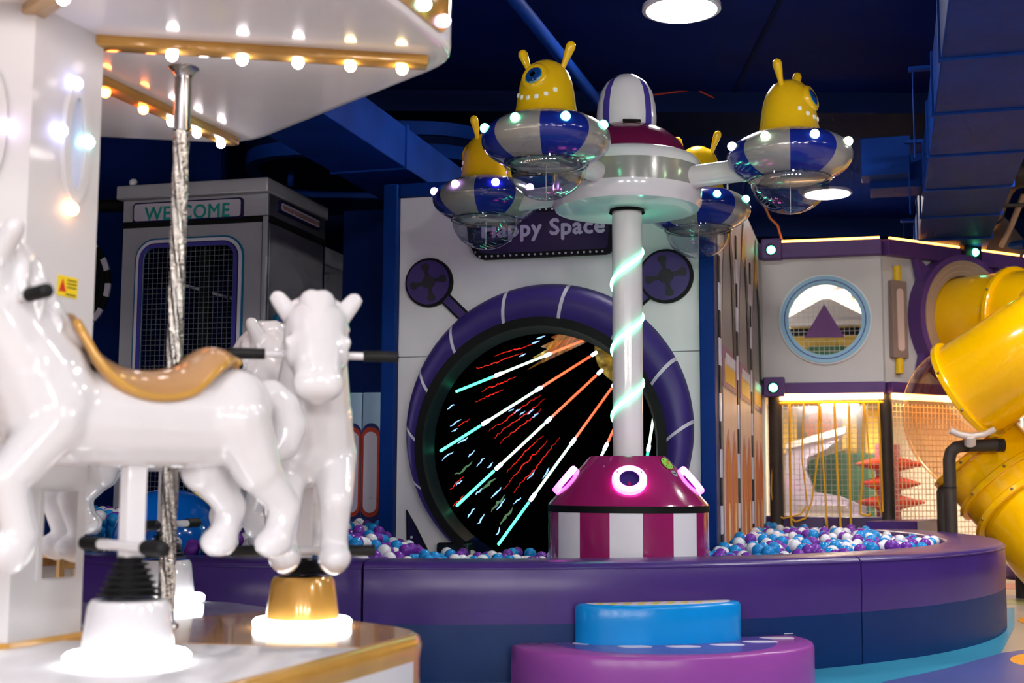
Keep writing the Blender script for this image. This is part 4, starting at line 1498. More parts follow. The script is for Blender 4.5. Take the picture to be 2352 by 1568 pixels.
# decks, inner walls and unseen lamps added to light the structure
ITH = 3.0
deck = struct('floor_deck', MB().prism([(FP1 @ V((0.02, 0, -.06))).xy[:], (FP1 @ V((PW, 0, -.06))).xy[:], (FP2 @ V((PL2, 0, -.06))).xy[:], (FP2 @ V((PL2, 0, -ITH))).xy[:], (FP1 @ V((.02, 0, -ITH))).xy[:]], zl0 + .02, zl0 + .1), 'cream_wall', 0)
struct('wall_inner_back', MB().box((1.9, 1.75, -ITH), (5.2, 3.5, .08), 0, FP1), 'cream_wall', 0)
struct('wall_inner_side', MB().box((ITH / 2, 1.7, 0), (ITH, 3.4, .06), 0, frame(C1, W, U)), 'cream_wall', 0)
for (x, z, dpt, nm_) in ((.75, zl0 - .01, -1.1, 'unseen warm lamp added under the deck behind the rope curtain'), (2.4, zl0 - .01, -1.4, 'unseen warm lamp added under the deck behind the angled net'), (.9, zt1 - .12, -2.5, 'unseen warm lamp added above the round window room')):
    P_ = FP1 @ V((x, z, dpt))
    t = thing('inner_fill_lamp', nm_, 'lamp', P_)
    obj('diffuser', MB().lathe([(.2, -.03), (0, -.034)], 28, T=Matrix.Translation(P_), flip=True), 'fill_inside' if z < 2.5 else 'fill_upper', t)
    obj('housing', MB().lathe([(.21, -.034), (.21, .01), (0, .011)], 28, T=Matrix.Translation(P_), caps=False), 'trim_white', t)
    if z > 2.5:
        obj('stem', MB().tube([P_, P_ + W * .47], .012, 8), 'trim_white', t)
# shelves and a pitched shape seen through the round window
hp = thing('play_house', 'yellow and white toy house seen through the round window', 'toy house', FP1 @ V((wc[0], zl0 + .1, -1.7)))
FI = FP1 @ Matrix.Translation((0, 0, -1.7))
ix0, ix1 = pix(FI, 1815, 800)[0], pix(FI, 1985, 800)[0]
iy = [pix(FI, 1895, y_)[1] for y_ in (690, 735, 748, 758, 810)]
obj('house_wall', MB().box(((ix0 + ix1) / 2, (zl0 + .1 + iy[1]) / 2, -.1), (ix1 - ix0, iy[1] - zl0 - .1, .06), 0, FI), 'warm_yellow', hp, 0)
obj('roof_gable', MB().prism([((ix0 + ix1) / 2 - .5, iy[1]), ((ix0 + ix1) / 2 + .5, iy[1]), ((ix0 + ix1) / 2 + .05, iy[0] + .02), ((ix0 + ix1) / 2 - .05, iy[0] + .02)], -.08, -.02, T=FI), 'trim_white', hp, 0)
obj('rail', MB().box(((ix0 + ix1) / 2, (iy[1] + iy[2]) / 2, 0), (ix1 - ix0 + .2, .06, .06), 0, FI), 'trim_white', hp, 0)
obj('dark_band', MB().box(((ix0 + ix1) / 2, iy[3] - .02, 0), (ix1 - ix0 + .2, .08, .04), 0, FI), 'art_ink', hp, 0)
obj('house_door', MB().box(((ix0 + ix1) / 2, (zl0 + .1 + iy[4]) / 2 + .02, 0), (.42, iy[4] - zl0 - .1 + .1, .05), 0, FI), 'green_pad', hp, 0)

# posts of the lower level
zg = .2
for nm_, px_, F_, wd_, lab in (('padded_post', 2033, FP2, .13, 'dark padded post between the rope curtain and the angled net'), ('padded_post', 1782, FP1, .14, 'dark padded post beside the rocket wall')):
    x_ = pix(F_, px_, 1050)[0] if F_ is FP1 else .02
    tag(obj(nm_, MB().lathe([(wd_ / 2, .2), (wd_ / 2, zl0 - .005)], 20, T=Matrix.Translation(F_ @ V((x_, 0, -.02)))), 'foam_grey'), lab, 'post')
# low purple wall
lw_ = thing('low_wall', 'low dark purple padded wall under the rope curtain', 'foam barrier', C1)
zlw = pix(FP1, 1900, 1186)[1]
for k in range(2):
    obj('pad', MB().box((PW * (.25 + .5 * k), (zlw + .2) / 2, -.1), (PW / 2 - .01, zlw - .2, .2), 0, FP1, .02), 'pad_purple_dark', lw_, 30)
# ledge linking the pit barrier and the post
q_ = [C2 + V((-.03, -.09, 0)), C2 + V((.62, .30, 0)), pit(R(16), PR + .12), pit(R(16), PR - PT)]
tag(obj('barrier_ledge', MB().prism([(p_.x, p_.y) for p_ in q_][::-1], 0, zlw - .02), 'pad_purple', smooth=0), 'flat purple ledge joining the round barrier to the dark post', 'foam barrier')
# nets
n1 = MB()
net(n1, .05, zlw, PW, zs_ - .06, .052, .006, FP1, -.14)
tag(obj('safety_net', n1, 'net_white', smooth=0), 'white square mesh net behind the yellow rope curtain', 'net', kind='stuff')
n2 = MB()
net(n2, .1, .25, PL2, zs_ - .06, .055, .007, FP2, -.06)
tag(obj('safety_net', n2, 'net_amber', smooth=0), 'warm lit square mesh net below the slide panel', 'net', kind='stuff')
tag(obj('film_curtain', MB().box((PW * .45, (zlw + zs_) / 2 - .03, -.04), (PW * .8, zs_ - zlw - .12, .004), 0, FP1), 'clear_film', smooth=0), 'clear plastic sheet hanging behind the yellow ropes', 'curtain')
# yellow rope curtain
rc_ = thing('rope_curtain', 'curtain of hanging yellow ropes tied in loops below the beam', 'rope curtain', FP1 @ V((.2, zs_, .0)))
zr = zs_ - .06
obj('top_rope', MB().tube([FP1 @ V((.1, zr, .02)), FP1 @ V((PW - .02, zr, .02))], .014, 8), 'rope_yellow', rc_)
RP = [([(1781, 925), (1786, 1183), (1788, 1218)], .014), ([(1814, 925), (1817, 1190), (1820, 1218)], .011), ([(1846, 925), (1842, 1050), (1855, 1160), (1840, 1180), (1800, 1190), (1781, 1180)], .008),
      ([(1881, 925), (1880, 1040), (1865, 1150), (1850, 1190), (1828, 1198), (1812, 1185)], .009), ([(1883, 925), (1892, 1080), (1901, 1222), (1928, 1223)], .009), ([(1916, 925), (1923, 1080), (1932, 1222)], .012),
      ([(1950, 925), (1952, 1100), (1955, 1222), (1930, 1222)], .012), ([(1984, 925), (1981, 1100), (1975, 1180), (1995, 1184), (2002, 1178)], .011), ([(1986, 930), (1998, 1060), (2015, 1140), (2024, 1178)], .007), ([(2018, 925), (2024, 1060), (2028, 1175)], .009),
      ([(1778, 1000), (1772, 1130), (1780, 1172), (1784, 1182)], .009)]
for pl_, rr in RP:
    pts_ = []
    for k in range(len(pl_) - 1):
        for j in range(5):
            f = j / 5
            x = pl_[k][0] + (pl_[k + 1][0] - pl_[k][0]) * f
            y = pl_[k][1] + (pl_[k + 1][1] - pl_[k][1]) * f
            a_ = pix(FP1, x, y)
            pts_.append(FP1 @ V((a_[0], a_[1], .03)))
    a_ = pix(FP1, *pl_[-1])
    pts_.append(FP1 @ V((a_[0], a_[1], .03)))
    obj('rope', MB().tube(pts_, rr, 8), 'rope_yellow', rc_, 60)
# things inside the lower level
IN = FP1 @ Matrix.Translation((0, 0, -1.2))


def ipl(pts_, c0, c1):
    return MB().prism([pix(IN, x, y) for x, y in pts_], c0, c1, T=IN)


ls = thing('lilac_slide', 'lilac and white small slide behind the net', 'slide', IN @ V((.6, .25, 0)))
obj('slide_side', ipl([(1805, 1230), (1990, 1230), (1990, 1165), (1930, 1140), (1870, 1130), (1850, 1080), (1855, 1050), (1900, 1030), (1935, 1000), (1935, 985), (1805, 1022)][::-1], -.5, 0), 'slide_lilac', ls, 0)
obj('slide_rim', ipl([(1805, 1018), (1805, 1032), (1940, 995), (1942, 980)], -.52, .03), 'trim_white', ls, 0)
obj('slide_run_out', ipl([(1820, 1200), (1960, 1200), (1945, 1160), (1835, 1160)], .0, .2), 'trim_white', ls, 0)
FQ = FP1 @ Matrix.Translation((0, 0, -2.2))


def qpl(pts_, c0, c1):
    return MB().prism([pix(FQ, x, y) for x, y in pts_], c0, c1, T=FQ)


tag(obj('round_board', MB().prism([pix(FQ, 1888 + 40 * math.cos(2 * PI * k / 32), 980 - 38 * math.sin(2 * PI * k / 32)) for k in range(32)], -.05, .0, T=FQ), 'disc_orange', smooth=0), 'round orange board on the wall behind the net', 'board')
tag(obj('green_mat', qpl([(1840, 1220), (2010, 1220), (2010, 1045), (1950, 1030), (1850, 1060)], -.06, 0), 'green_pad', smooth=0), 'dark green mat standing behind the lilac slide', 'mat')
for k, (x0, x1, lab) in enumerate(((1796, 1830, 'narrow yellow board beside the dark post inside'), (1935, 1968, 'yellow board right of the round orange board'), (1988, 2030, 'yellow board behind the cone climbing column'))):
    tag(obj('yellow_board', qpl([(x0, 1040), (x1, 1040), (x1, 940), (x0, 940)], -.04, .0), 'warm_yellow', smooth=0), lab, 'board')
cc_ = thing('climbing_column', 'brown climbing column with red cone hand grips', 'climbing column', at(2035, 1190, 14.2))
P_ = at(2040, 1100, 14.2)
obj('shaft', MB().lathe([(.13, .3), (.13, at(2040, 1020, 14.2).z)], 20, T=Matrix.Translation((P_.x, P_.y, 0))), 'climb_column', cc_)
for y_, dx in ((1066, 1), (1110, .85), (1153, 1)):
    for sgn in (-1, 1):
        z_ = at(2040, y_, 14.2).z
        d_ = V((sgn, -.25, 0)).normalized()
        b_ = V((P_.x, P_.y, z_)) + d_ * .09
        obj('cone_grip', MB().lathe([(.085, 0), (.07, .06), (.012, .26 * dx + .02), (0, .27 * dx + .02)], 18, T=frame(b_, d_.cross(V((0, 0, 1))), d_)), 'cone_red', cc_)
# boxes and shelves far behind the warm lit net
for k, (x0, y0, x1, y1, m_, lab) in enumerate(((2060, 930, 2110, 1030, 'warm_yellow', 'pale yellow cupboard behind the warm lit net'), (2115, 1040, 2200, 1190, 'slide_lilac', 'pale crate stack behind the warm lit net'), (2210, 1100, 2300, 1240, 'cream_wall', 'cream crate low behind the warm lit net'))):
    a_, b_ = at(x0, y1, 16), at(x1, y0, 16)
    c_ = thing('storage_crate', lab, 'crate', (a_.x, 16, a_.z))
    obj('body', MB().box(((a_.x + b_.x) / 2, 16.2, b_.z / 2), (b_.x - a_.x, .4, b_.z), 0, None, .02), m_, c_, 20)
    for j in range(3):
        z_ = b_.z * (.3 + .28 * j)
        obj('slot', MB().box(((a_.x + b_.x) / 2, 15.99, z_), ((b_.x - a_.x) * .7, .03, .05)), 'portal_tan', c_, 0)

# ---- tube slide
def catmull(P, n=10):
    out_ = []
    for i in range(len(P) - 1):
        p0, p1, p2, p3 = P[max(i - 1, 0)], P[i], P[i + 1], P[min(i + 2, len(P) - 1)]
        for k in range(n):
            t_ = k / n
            out_.append(.5 * ((2 * p1) + (p2 - p0) * t_ + (2 * p0 - 5 * p1 + 4 * p2 - p3) * t_ ** 2 + (3 * p1 - p0 - 3 * p2 + p3) * t_ ** 3))
    out_.append(P[-1])
    return out_


sl = thing('tube_slide', 'glossy yellow tube slide coiling down with one clear bend', 'slide', (4.4, 11.8, 0))
N2 = V((D2.y, -D2.x, 0))
P0 = FP2 @ V((qc[0], qc[1], -.1))
PA = P0 + N2 * .85 + V((0, 0, -.03))
Q0 = at(2440, 762, 11.3)
Q1 = at(2222, 896, 11.75)
TRAD = .45
secs = []
obj('tube_section', MB().tube([P0, (P0 + PA) / 2, PA], TRAD, 40, caps=False), 'slide_yellow', sl, 60)
bend = catmull([P0, PA, PA + V((.42, -.62, -.1)), Q0, Q1, at(2120, 960, 12.0)], 10)
obj('tube_section', MB().tube(bend[10:31], TRAD, 40, caps=False), 'slide_yellow', sl, 60)
obj('tube_section', MB().tube(bend[30:41], TRAD, 40, caps=False), 'slide_yellow', sl, 60)


def flange(c_, d_, mt='slide_yellow', r_=TRAD):
    d_ = V(d_).normalized()
    x_ = V((0, 0, 1)).cross(d_).normalized()
    F_ = frame(c_, x_, d_)
    f_ = obj('flange', MB().lathe([(r_ - .01, -.03), (r_ + .035, -.03), (r_ + .045, -.02), (r_ + .045, .02), (r_ + .035, .03), (r_ - .01, .03)], 44, T=F_, caps=False), mt, sl, 40)
    for k in range(8):
        t_ = 2 * PI * k / 8 + .3
        obj('bolt', MB().sphere(F_ @ V(((r_ + .045) * math.cos(t_), (r_ + .045) * math.sin(t_), 0)), .014, 0, 8, 6), 'slide_bolt', f_, 180)


flange(PA, bend[11] - bend[9])
flange(bend[30], bend[31] - bend[29])
flange(bend[40], bend[40] - bend[38])
cb = catmull([bend[36], bend[40], at(2192, 928, 11.95), at(2196, 985, 12.2), at(2245, 1040, 12.25), at(2310, 1110, 12.1)], 8)
obj('clear_bend', MB().tube(cb[8:33], TRAD, 40, caps=False), 'clear_tube', sl, 60, label='clear bend with warm light put into its tint')
C0 = at(2245, 1040, 12.25)
lowp = catmull([at(2196, 985, 12.2), C0, at(2310, 1110, 12.1), at(2375, 1185, 11.9), at(2470, 1290, 11.4), at(2560, 1330, 10.9)], 8)
obj('tube_section', MB().tube(lowp[8:17], TRAD, 40, caps=False), 'slide_yellow', sl, 60)
obj('tube_section', MB().tube(lowp[16:40], TRAD, 40, caps=False), 'slide_yellow', sl, 60)
flange(C0, lowp[10] - lowp[8])
flange(lowp[16], lowp[17] - lowp[15])
flange(lowp[22], lowp[23] - lowp[21], 'slide_yellow', TRAD + .02)
# bracket under the upper run
bp_ = [at(x, y, 11.45) for x, y in ((2182, 988), (2205, 998), (2232, 1002), (2260, 997), (2284, 986))]
obj('bracket', MB().tube(bp_, .028, 8), 'bracket_white', sl, 60)
obj('bracket_stem', MB().tube([at(2228, 1000, 11.45), at(2228, 1020, 11.5)], .05, 10), 'bracket_white', sl)
# padded support pipes
sp1 = [at(2182, 1260, 11.6)]
b_ = at(2180, 1055, 11.6)
t = thing('support_pipe', 'dark foam wrapped angled pipe holding the slide bracket', 'pipe', (b_.x, 11.6, 0))
pp = [V((b_.x, 11.6, 0)), V((b_.x, 11.6, .6)), b_, at(2184, 1038, 11.6), at(2196, 1027, 11.6), at(2215, 1023, 11.6), at(2304, 1022, 11.6)]
obj('foam_sleeve', MB().tube(pp, .055, 18), 'foam_grey', t, 60)
for k, (A__, B__) in enumerate(((pp[6] + V((-.06, 0, 0)), pp[6] + V((.005, 0, 0))), (pp[5], pp[5] + V((.03, 0, 0))), (pp[2] - V((0, 0, .25)), pp[2] - V((0, 0, .24))))):
    obj('tape_band', MB().tube([A__, B__], .059, 18), 'rubber', t)
b_ = at(2166, 1130, 12.3)
t = thing('support_pipe', 'short brown foam wrapped pipe behind the dark angled one', 'pipe', (b_.x, 12.3, 0))
obj('foam_sleeve', MB().tube([V((b_.x, 12.3, 0)), V((b_.x, 12.3, .6)), b_, at(2170, 1118, 12.3), at(2182, 1110, 12.3), at(2200, 1106, 12.3)], .06, 18), 'foam_grey', t, 60)
# low round seat and frame at the right edge
c_ = atz(2400, 1330, .0)
t = thing('round_pouf', 'low round dark purple pouf cut by the right edge', 'pouf', (c_.x, c_.y, 0))
rr = 92 / FPX * c_.y
obj('cushion', MB().lathe([(rr - .03, 0), (rr, .03), (rr, .13), (rr - .03, .16), (0, .165)], 40, T=Matrix.Translation((c_.x, c_.y, 0))), 'pad_purple_dark', t, 60)
b_ = at(2320, 1270, 11.9)
t = thing('net_frame', 'dark padded low frame under the slide', 'frame', (b_.x, 11.9, 0))
obj('rail', MB().tube([(b_.x - .35, 11.9, b_.z), (b_.x + .1, 11.9, b_.z)], .06, 12), 'foam_grey', t)
obj('leg', MB().tube([(b_.x + .1, 11.9, 0), (b_.x + .1, 11.9, b_.z + .12)], .06, 12), 'foam_grey', t)

# ================================================================ CAROUSEL
CC = V((-1.9, 4.68, 0))
ROT = R(10)
PZ = .45
KZ = 2.65


def rhex(Rr, cr, n=6, sub=4):
    """rounded hexagon outline about the carousel axis; returns points and a flag (1 = in a corner)"""
    out_, fl_ = [], []
    ap = Rr * math.cos(PI / 6)
    for k in range(6):
        a_ = ROT + k * PI / 3
        cdist = Rr - cr / math.cos(PI / 6)
        c_ = CC + V((math.cos(a_), math.sin(a_), 0)) * cdist
        for j in range(n + 1):
            t_ = a_ - PI / 6 + PI / 3 * j / n
            out_.append(c_ + V((math.cos(t_), math.sin(t_), 0)) * cr)
            fl_.append(1)
        a2 = ROT + (k + 1) * PI / 3
        c2 = CC + V((math.cos(a2), math.sin(a2), 0)) * cdist
        e0 = out_[-1]
        e1 = c2 + V((math.cos(a2 - PI / 6), math.sin(a2 - PI / 6), 0)) * cr
        fl_[-1] = 0
        for j in range(1, sub):
            out_.append(e0 + (e1 - e0) * j / sub)
            fl_.append(0)
    return out_, fl_


car = thing('carousel', 'white and gold horse carousel with bulbs under its canopy', 'carousel', CC)
# platform
out_, fl_ = rhex(1.63, .28)
inn = lambda f, dz=0: [CC + (p_ - CC) * f + V((0, 0, dz)) for p_ in out_]
n = len(out_)
rows = [inn(1.0, 0.03), inn(1.0, .36), inn(1.002, .38), inn(1.005, .41), inn(.998, .438), inn(.985, PZ)]


def pm(i, j):
    if i >= 1:
        return 1
    return 1 if fl_[j] and fl_[(j + 1) % n] else 0


mb = MB()
vr = mb.grid(rows, pm, closed_u=True)
f_ = mb.face(vr[-1], 0)
mb.face(list(reversed(vr[0])), 0)
obj('platform', mb, ['platform_white', 'gold'], car, 40)
for k, (d0, d1) in enumerate(((-9, 50), (112, 170), (232, 290))):
    pts_ = []
    for j in range(13):
        a_ = R(d0 + (d1 - d0) * j / 12)
        dv = V((math.cos(a_), math.sin(a_), 0))
        # distance to the outline in that direction
        best = 0
        for i in range(n):
            p_, q_ = out_[i] - CC, out_[(i + 1) % n] - CC
            e_ = q_ - p_
            den = dv.x * e_.y - dv.y * e_.x
            if abs(den) < 1e-9:
                continue
            t_ = (p_.x * e_.y - p_.y * e_.x) / den
            u_ = (p_.x * dv.y - p_.y * dv.x) / den
            if t_ > 0 and 0 <= u_ <= 1:
                best = max(best, t_)
        pts_.append((CC.x + dv.x * best * .984, CC.y + dv.y * best * .984))
    pts_ += [(CC.x + .36 * math.cos(R(d1)), CC.y + .36 * math.sin(R(d1))), (CC.x + .36 * math.cos(R(d0)), CC.y + .36 * math.sin(R(d0)))]
    obj('deck_inlay', MB().prism(pts_, PZ - .002, PZ + .0015), 'gold_gloss', car, 0)
# white fascia panels with gold borders on the platform side
# canopy
out2, fl2 = rhex(1.73, .34)
i2 = lambda f, dz=0: [CC + (p_ - CC) * f + V((0, 0, dz)) for p_ in out2]
rows = [i2(.2, KZ), i2(.6, KZ), i2(.965, KZ), i2(.988, KZ + .003), i2(.997, KZ + .012), i2(1.0, KZ + .03), i2(1.0, KZ + .5), i2(.97, KZ + .54), i2(.2, KZ + .75)]
mb = MB()
vr = mb.grid(rows, 0, closed_u=True, flip=False)
mb.face(list(reversed(vr[0])), 0)
mb.face(vr[-1], 0)
obj('canopy', mb, 'canopy_white', car, 50)
# fascia ornaments: gold frame with a white inset and bulbs on every side
for k in range(6):
    am = ROT + PI / 6 + k * PI / 3
    nv = V((math.cos(am), math.sin(am), 0))
    ap = 1.73 * math.cos(PI / 6)
    tx = V((-nv.y, nv.x, 0))
    F_ = frame(CC + nv * ap + V((0, 0, KZ)), tx, nv)
    hl = .69
    O_ = rrect(-hl, .03, hl, .47, .09, 5)
    I_ = rrect(-hl + .09, .125, hl - .09, .37, .05, 5)
    fo = obj('fascia_frame', MB().ring(O_, I_, -.004, .010, T=F_), 'gold', car, 30)
    for j in range(8):
        x_ = -hl + .06 + (2 * hl - .12) * j / 7
        c_ = ['dim_violet', 'dim_aqua', 'dim_blue', 'dim_warm'][(7 - j) % 4] if k == 5 else ['bulb_white', 'bulb_warm'][j % 2]
        obj('bulb', MB().sphere(F_ @ V((x_, .078, .018)), .024, 0, 10, 7), c_, fo, 180)
# light bars under the canopy
for k in range(6):
    a_ = ROT + k * PI / 3
    F_ = Matrix.Translation(CC + V((0, 0, KZ))) @ Matrix.Rotation(a_, 4, 'Z')
    ba = obj('light_bar', MB().box((.965, 0, -.018), (1.25, .085, .042), 0, F_, .01), 'gold', car, 30)
    for j, r_ in enumerate((.62, .88, 1.09, 1.29, 1.49)):
        c_ = 'bulb_white'
        if k == 0 and j > 2:
            c_ = 'bulb_warm'
        if k == 1 and j < 2:
            c_ = 'bulb_orange'
        obj('bulb', MB().sphere(F_ @ V((r_, 0, -.05)), .022, 0, 10, 7), c_, ba, 180)
# column
colh = MB()
cr_ = .372
hexp = [(CC.x + cr_ * math.cos(ROT + k * PI / 3), CC.y + cr_ * math.sin(ROT + k * PI / 3)) for k in range(6)]
cm = obj('column', MB().prism(hexp, PZ + .002, KZ + .01), 'column_white', car, 20)
obj('column_foot', MB().prism([(CC.x + (cr_ + .012) * math.cos(ROT + k * PI / 3), CC.y + (cr_ + .012) * math.sin(ROT + k * PI / 3)) for k in range(6)], PZ, PZ + .018), 'gold', car, 20)
for side in (5, 4):
    a0, a1 = ROT + side * PI / 3, ROT + (side + 1) * PI / 3
    v0 = CC + V((math.cos(a0), math.sin(a0), 0)) * cr_
    v1 = CC + V((math.cos(a1), math.sin(a1), 0)) * cr_
    FA = frame(v0, v1 - v0, V((math.cos((a0 + a1) / 2), math.sin((a0 + a1) / 2), 0)))
    wdt = (v1 - v0).length
    zo = at(165, 330, 4.6).z
    ov_o = circ(wdt * .6, zo, .22, 40, rx=.075)
    ov_i = circ(wdt * .6, zo, .17, 40, rx=.045)
    fr_ = obj('oval_frame', MB().ring(ov_o, ov_i, 0, .022, T=FA), 'column_white', cm, 40)
    obj('oval_inset', MB().prism(circ(wdt * .6, zo, .17, 40, rx=.045), .001, .006, T=FA), 'oval_blue', cm, 20)
    if side == 5:
        bl = [(175, 192, 'dim_blue'), (140, 300, 'dim_blue'), (202, 326, 'dim_aqua'), (165, 480, 'dim_warm')]
        for x, y, c_ in bl:
            a_ = pix(FA, x, y, .02)
            obj('bulb', MB().sphere(FA @ V((a_[0], a_[1], .02)), .024, 0, 16, 10), c_, cm, 180)
        m0, m1 = pix(FA, 84, 1330), pix(FA, 162, 1128)
        mc = ((m0[0] + m1[0]) / 2, (m0[1] + m1[1]) / 2)
        hw_, hh_ = (m1[0] - m0[0]) / 2, (m1[1] - m0[1]) / 2
        MF = FA @ Matrix.Translation((mc[0], mc[1], .016)) @ Matrix.Rotation(R(-12), 4, 'Y')
        mp_ = obj('mirror_panel', MB().prism([(-hw_, -hh_), (hw_, -hh_), (hw_, hh_), (-hw_, hh_)], -.002, .003, T=MF), 'mirror', cm, 0)
        obj('mirror_back', MB().box((mc[0], mc[1], .003), (2 * hw_ + .012, 2 * hh_ + .012, .006), 0, FA), 'column_white', cm, 0)
        l0, l1 = pix(FA, 130, 674), pix(FA, 178, 634)
        lx0, lx1 = l0[0], l1[0]
        ly0, ly1 = l0[1] - .005, l1[1] - .01
        lb_ = obj('warning_label', MB().prism([(lx0, ly0), (lx1, ly0), (lx1, ly1), (lx0, ly1)], .001, .003, T=FA), 'label_yellow', cm, 0, label='yellow warning label')
        hh = ly1 - ly0
        ww = lx1 - lx0
        obj('warning_triangle', MB().prism([(lx0 + ww * .06, ly0 + hh * .22), (lx0 + ww * .42, ly0 + hh * .22), (lx0 + ww * .24, ly0 + hh * .86)], .003, .004, T=FA), 'label_red', lb_, 0)
        for j in range(3):
            obj('text_line', MB().box((lx0 + ww * .7, ly0 + hh * (.82 - .17 * j), .0035), (ww * .48, hh * .06, .001), 0, FA), 'ink', lb_, 0)
        obj('text_line', MB().box((lx0 + ww * .66, ly0 + hh * .12, .0035), (ww * .5, hh * .06, .001), 0, FA), 'ink', lb_, 0)
    else:
        a_ = pix(FA, 12, 290, .02)
        obj('bulb', MB().sphere(FA @ V((a_[0], a_[1], .02)), .024, 0, 16, 10), 'dim_violet', cm, 180)
# crystal twisted pole
pp0 = V((-1.322, 5.09, 0))
PF = Matrix.Translation(pp0)
rows = []
for k in range(0, 220):
    z = PZ + .03 + (KZ - .25 - PZ - .03) * k / 219
    tw = z * 5.2
    rows.append([PF @ V(((.029 + .0045 * math.cos(6 * t_ + tw * 6)) * math.cos(t_), (.029 + .0045 * math.cos(6 * t_ + tw * 6)) * math.sin(t_), z)) for t_ in [2 * PI * j / 36 for j in range(36)]])
mat('crystal_steel', '#b9b6b0', .12, metal=.95, bump=.5, bs=60, noise=.15, ns=20)
po = obj('twisted_pole', G(rows, 0, True), 'crystal_steel', car, 60)
obj('pole_socket', MB().lathe([(.0335, KZ - .26), (.0335, KZ - .05), (.036, KZ - .035), (.05, KZ - .01), (.06, KZ - .004), (.06, KZ)], 32, T=PF, caps=False), 'steel', po)
obj('pole_foot', MB().lathe([(.05, PZ), (.05, PZ + .008), (.034, PZ + .02), (.032, PZ + .05)], 28, T=PF, caps=False), 'steel', po)

# ---- horses
def remesh(mb, voxel, it=6):
    me = bpy.data.meshes.new('shape')
    mb.bm.to_mesh(me)
    mb.bm.free()
    o = bpy.data.objects.new('shape', me)
    col.objects.link(o)
    m1 = o.modifiers.new('r', 'REMESH')
    m1.mode = 'VOXEL'
    m1.voxel_size = voxel
    m2 = o.modifiers.new('s', 'SMOOTH')
    m2.factor = .5
    m2.iterations = it
    dg = bpy.context.evaluated_depsgraph_get()
    me2 = bpy.data.meshes.new_from_object(o.evaluated_get(dg))
    bpy.data.objects.remove(o)
    bm = bmesh.new()
    bm.from_mesh(me2)
    bpy.data.meshes.remove(me2)
    for f in bm.faces:
        f.material_index = 0
    return bm


def body_mesh():
    b = MB()
    C_ = b.capsule
    C_((-.24, 0, .445), .15, (.22, 0, .44), .146)       # barrel
    C_((-.31, -.05, .49), .128, (-.31, .05, .49), .128)  # rump
    C_((-.36, 0, .49), .115, (-.28, 0, .5), .13)
    C_((.28, 0, .47), .165, (.32, 0, .55), .152)         # chest
    C_((.31, 0, .55), .150, (.45, 0, .75), .118)         # neck
    C_((.50, 0, .85), .116, (.51, 0, .80), .118)         # skull
    C_((.53, 0, .83), .104, (.64, 0, .675), .085)        # muzzle
    C_((.58, -.05, .75), .062, (.58, .05, .75), .062)    # cheeks
    C_((.665, -.03, .65), .06, (.665, .03, .65), .06)  # nose
    C_((.62, 0, .625), .042, (.65, 0, .615), .04)        # jaw
    for s in (-1, 1):
        C_((.47, s * .092, .91), .038, (.455, s * .135, .965), .032)    # ears
        b.sphere((.60, s * .1, .80), .022)                          # eyes
    for s, ph in ((-1, 0), (1, 1)):
        k = .07 if ph else -.01
        C_((.29, s * .085, .42), .088, (.36 + k, s * .085, .25), .062)
        C_((.36 + k, s * .085, .25), .060, (.315 + k, s * .085, .10), .048)
        C_((.315 + k, s * .085, .10), .052, (.34 + k, s * .085, .045), .058)
        b.sphere((.355 + k, s * .085, .05), .062, 0, 14, 10, scale=(1.1, 1, .85))
        k = -.09 if ph else .0
        C_((-.30, s * .09, .45), .112, (-.29 + k, s * .095, .29), .078)
        C_((-.29 + k, s * .095, .29), .07, (-.40 + k, s * .095, .17), .05)
        C_((-.40 + k, s * .095, .17), .05, (-.37 + k, s * .095, .08), .048)
        b.sphere((-.355 + k, s * .095, .055), .06, 0, 14, 10, scale=(1.1, 1, .85))
    return remesh(b, .011, 8)


def mane_mesh():
    b = MB()
    P_ = [(.58, .885, .03), (.52, .95, .045), (.45, .945, .05), (.385, .88, .05), (.335, .80, .048), (.28, .72, .045), (.22, .655, .036)]
    for i in range(len(P_) - 1):
        x0, z0, r0 = P_[i]
        x1, z1, r1 = P_[i + 1]
        for s in (-.55, .55):
            b.capsule((x0, s * r0 * .8, z0), r0, (x1, s * r1 * .8, z1), r1, 10)
        if i > 1:
            b.capsule((x0 + .02, -.07, z0 - .01), .03, (x0 + .03, -.105, z0 - .09), .018, 10)
            b.capsule((x0 + .02, .07, z0 - .01), .03, (x0 + .03, .105, z0 - .09), .018, 10)
    return remesh(b, .010, 5)


def tail_mesh():
    b = MB()
    P_ = [(-.42, .53, .045), (-.48, .54, .055), (-.53, .50, .062), (-.55, .44, .066), (-.53, .38, .060), (-.49, .35, .045), (-.46, .355, .03)]
    for i in range(len(P_) - 1):
        b.capsule((P_[i][0], 0, P_[i][1]), P_[i][2], (P_[i + 1][0], 0, P_[i + 1][1]), P_[i + 1][2], 12)
    return remesh(b, .010, 5)


SADDLE = [V((.235, 0, .735)), V((.18, 0, .65)), V((.10, 0, .598)), V((.0, 0, .58)), V((-.12, 0, .60)), V((-.21, 0, .66)), V((-.265, 0, .668)), V((-.315, 0, .645))]


def saddle_edge(sg):
    S = catmull(SADDLE, 5)
    n = len(S) - 1
    out_ = []
    for i, p_ in enumerate(S):
        half = R(26 + 32 * math.sin(PI * min(1, i / n * 1.08)) ** .7)
        out_.append(V((p_.x, sg * .17 * math.sin(half), p_.z - .168 * (1 - math.cos(half)) + .002)))
    return out_


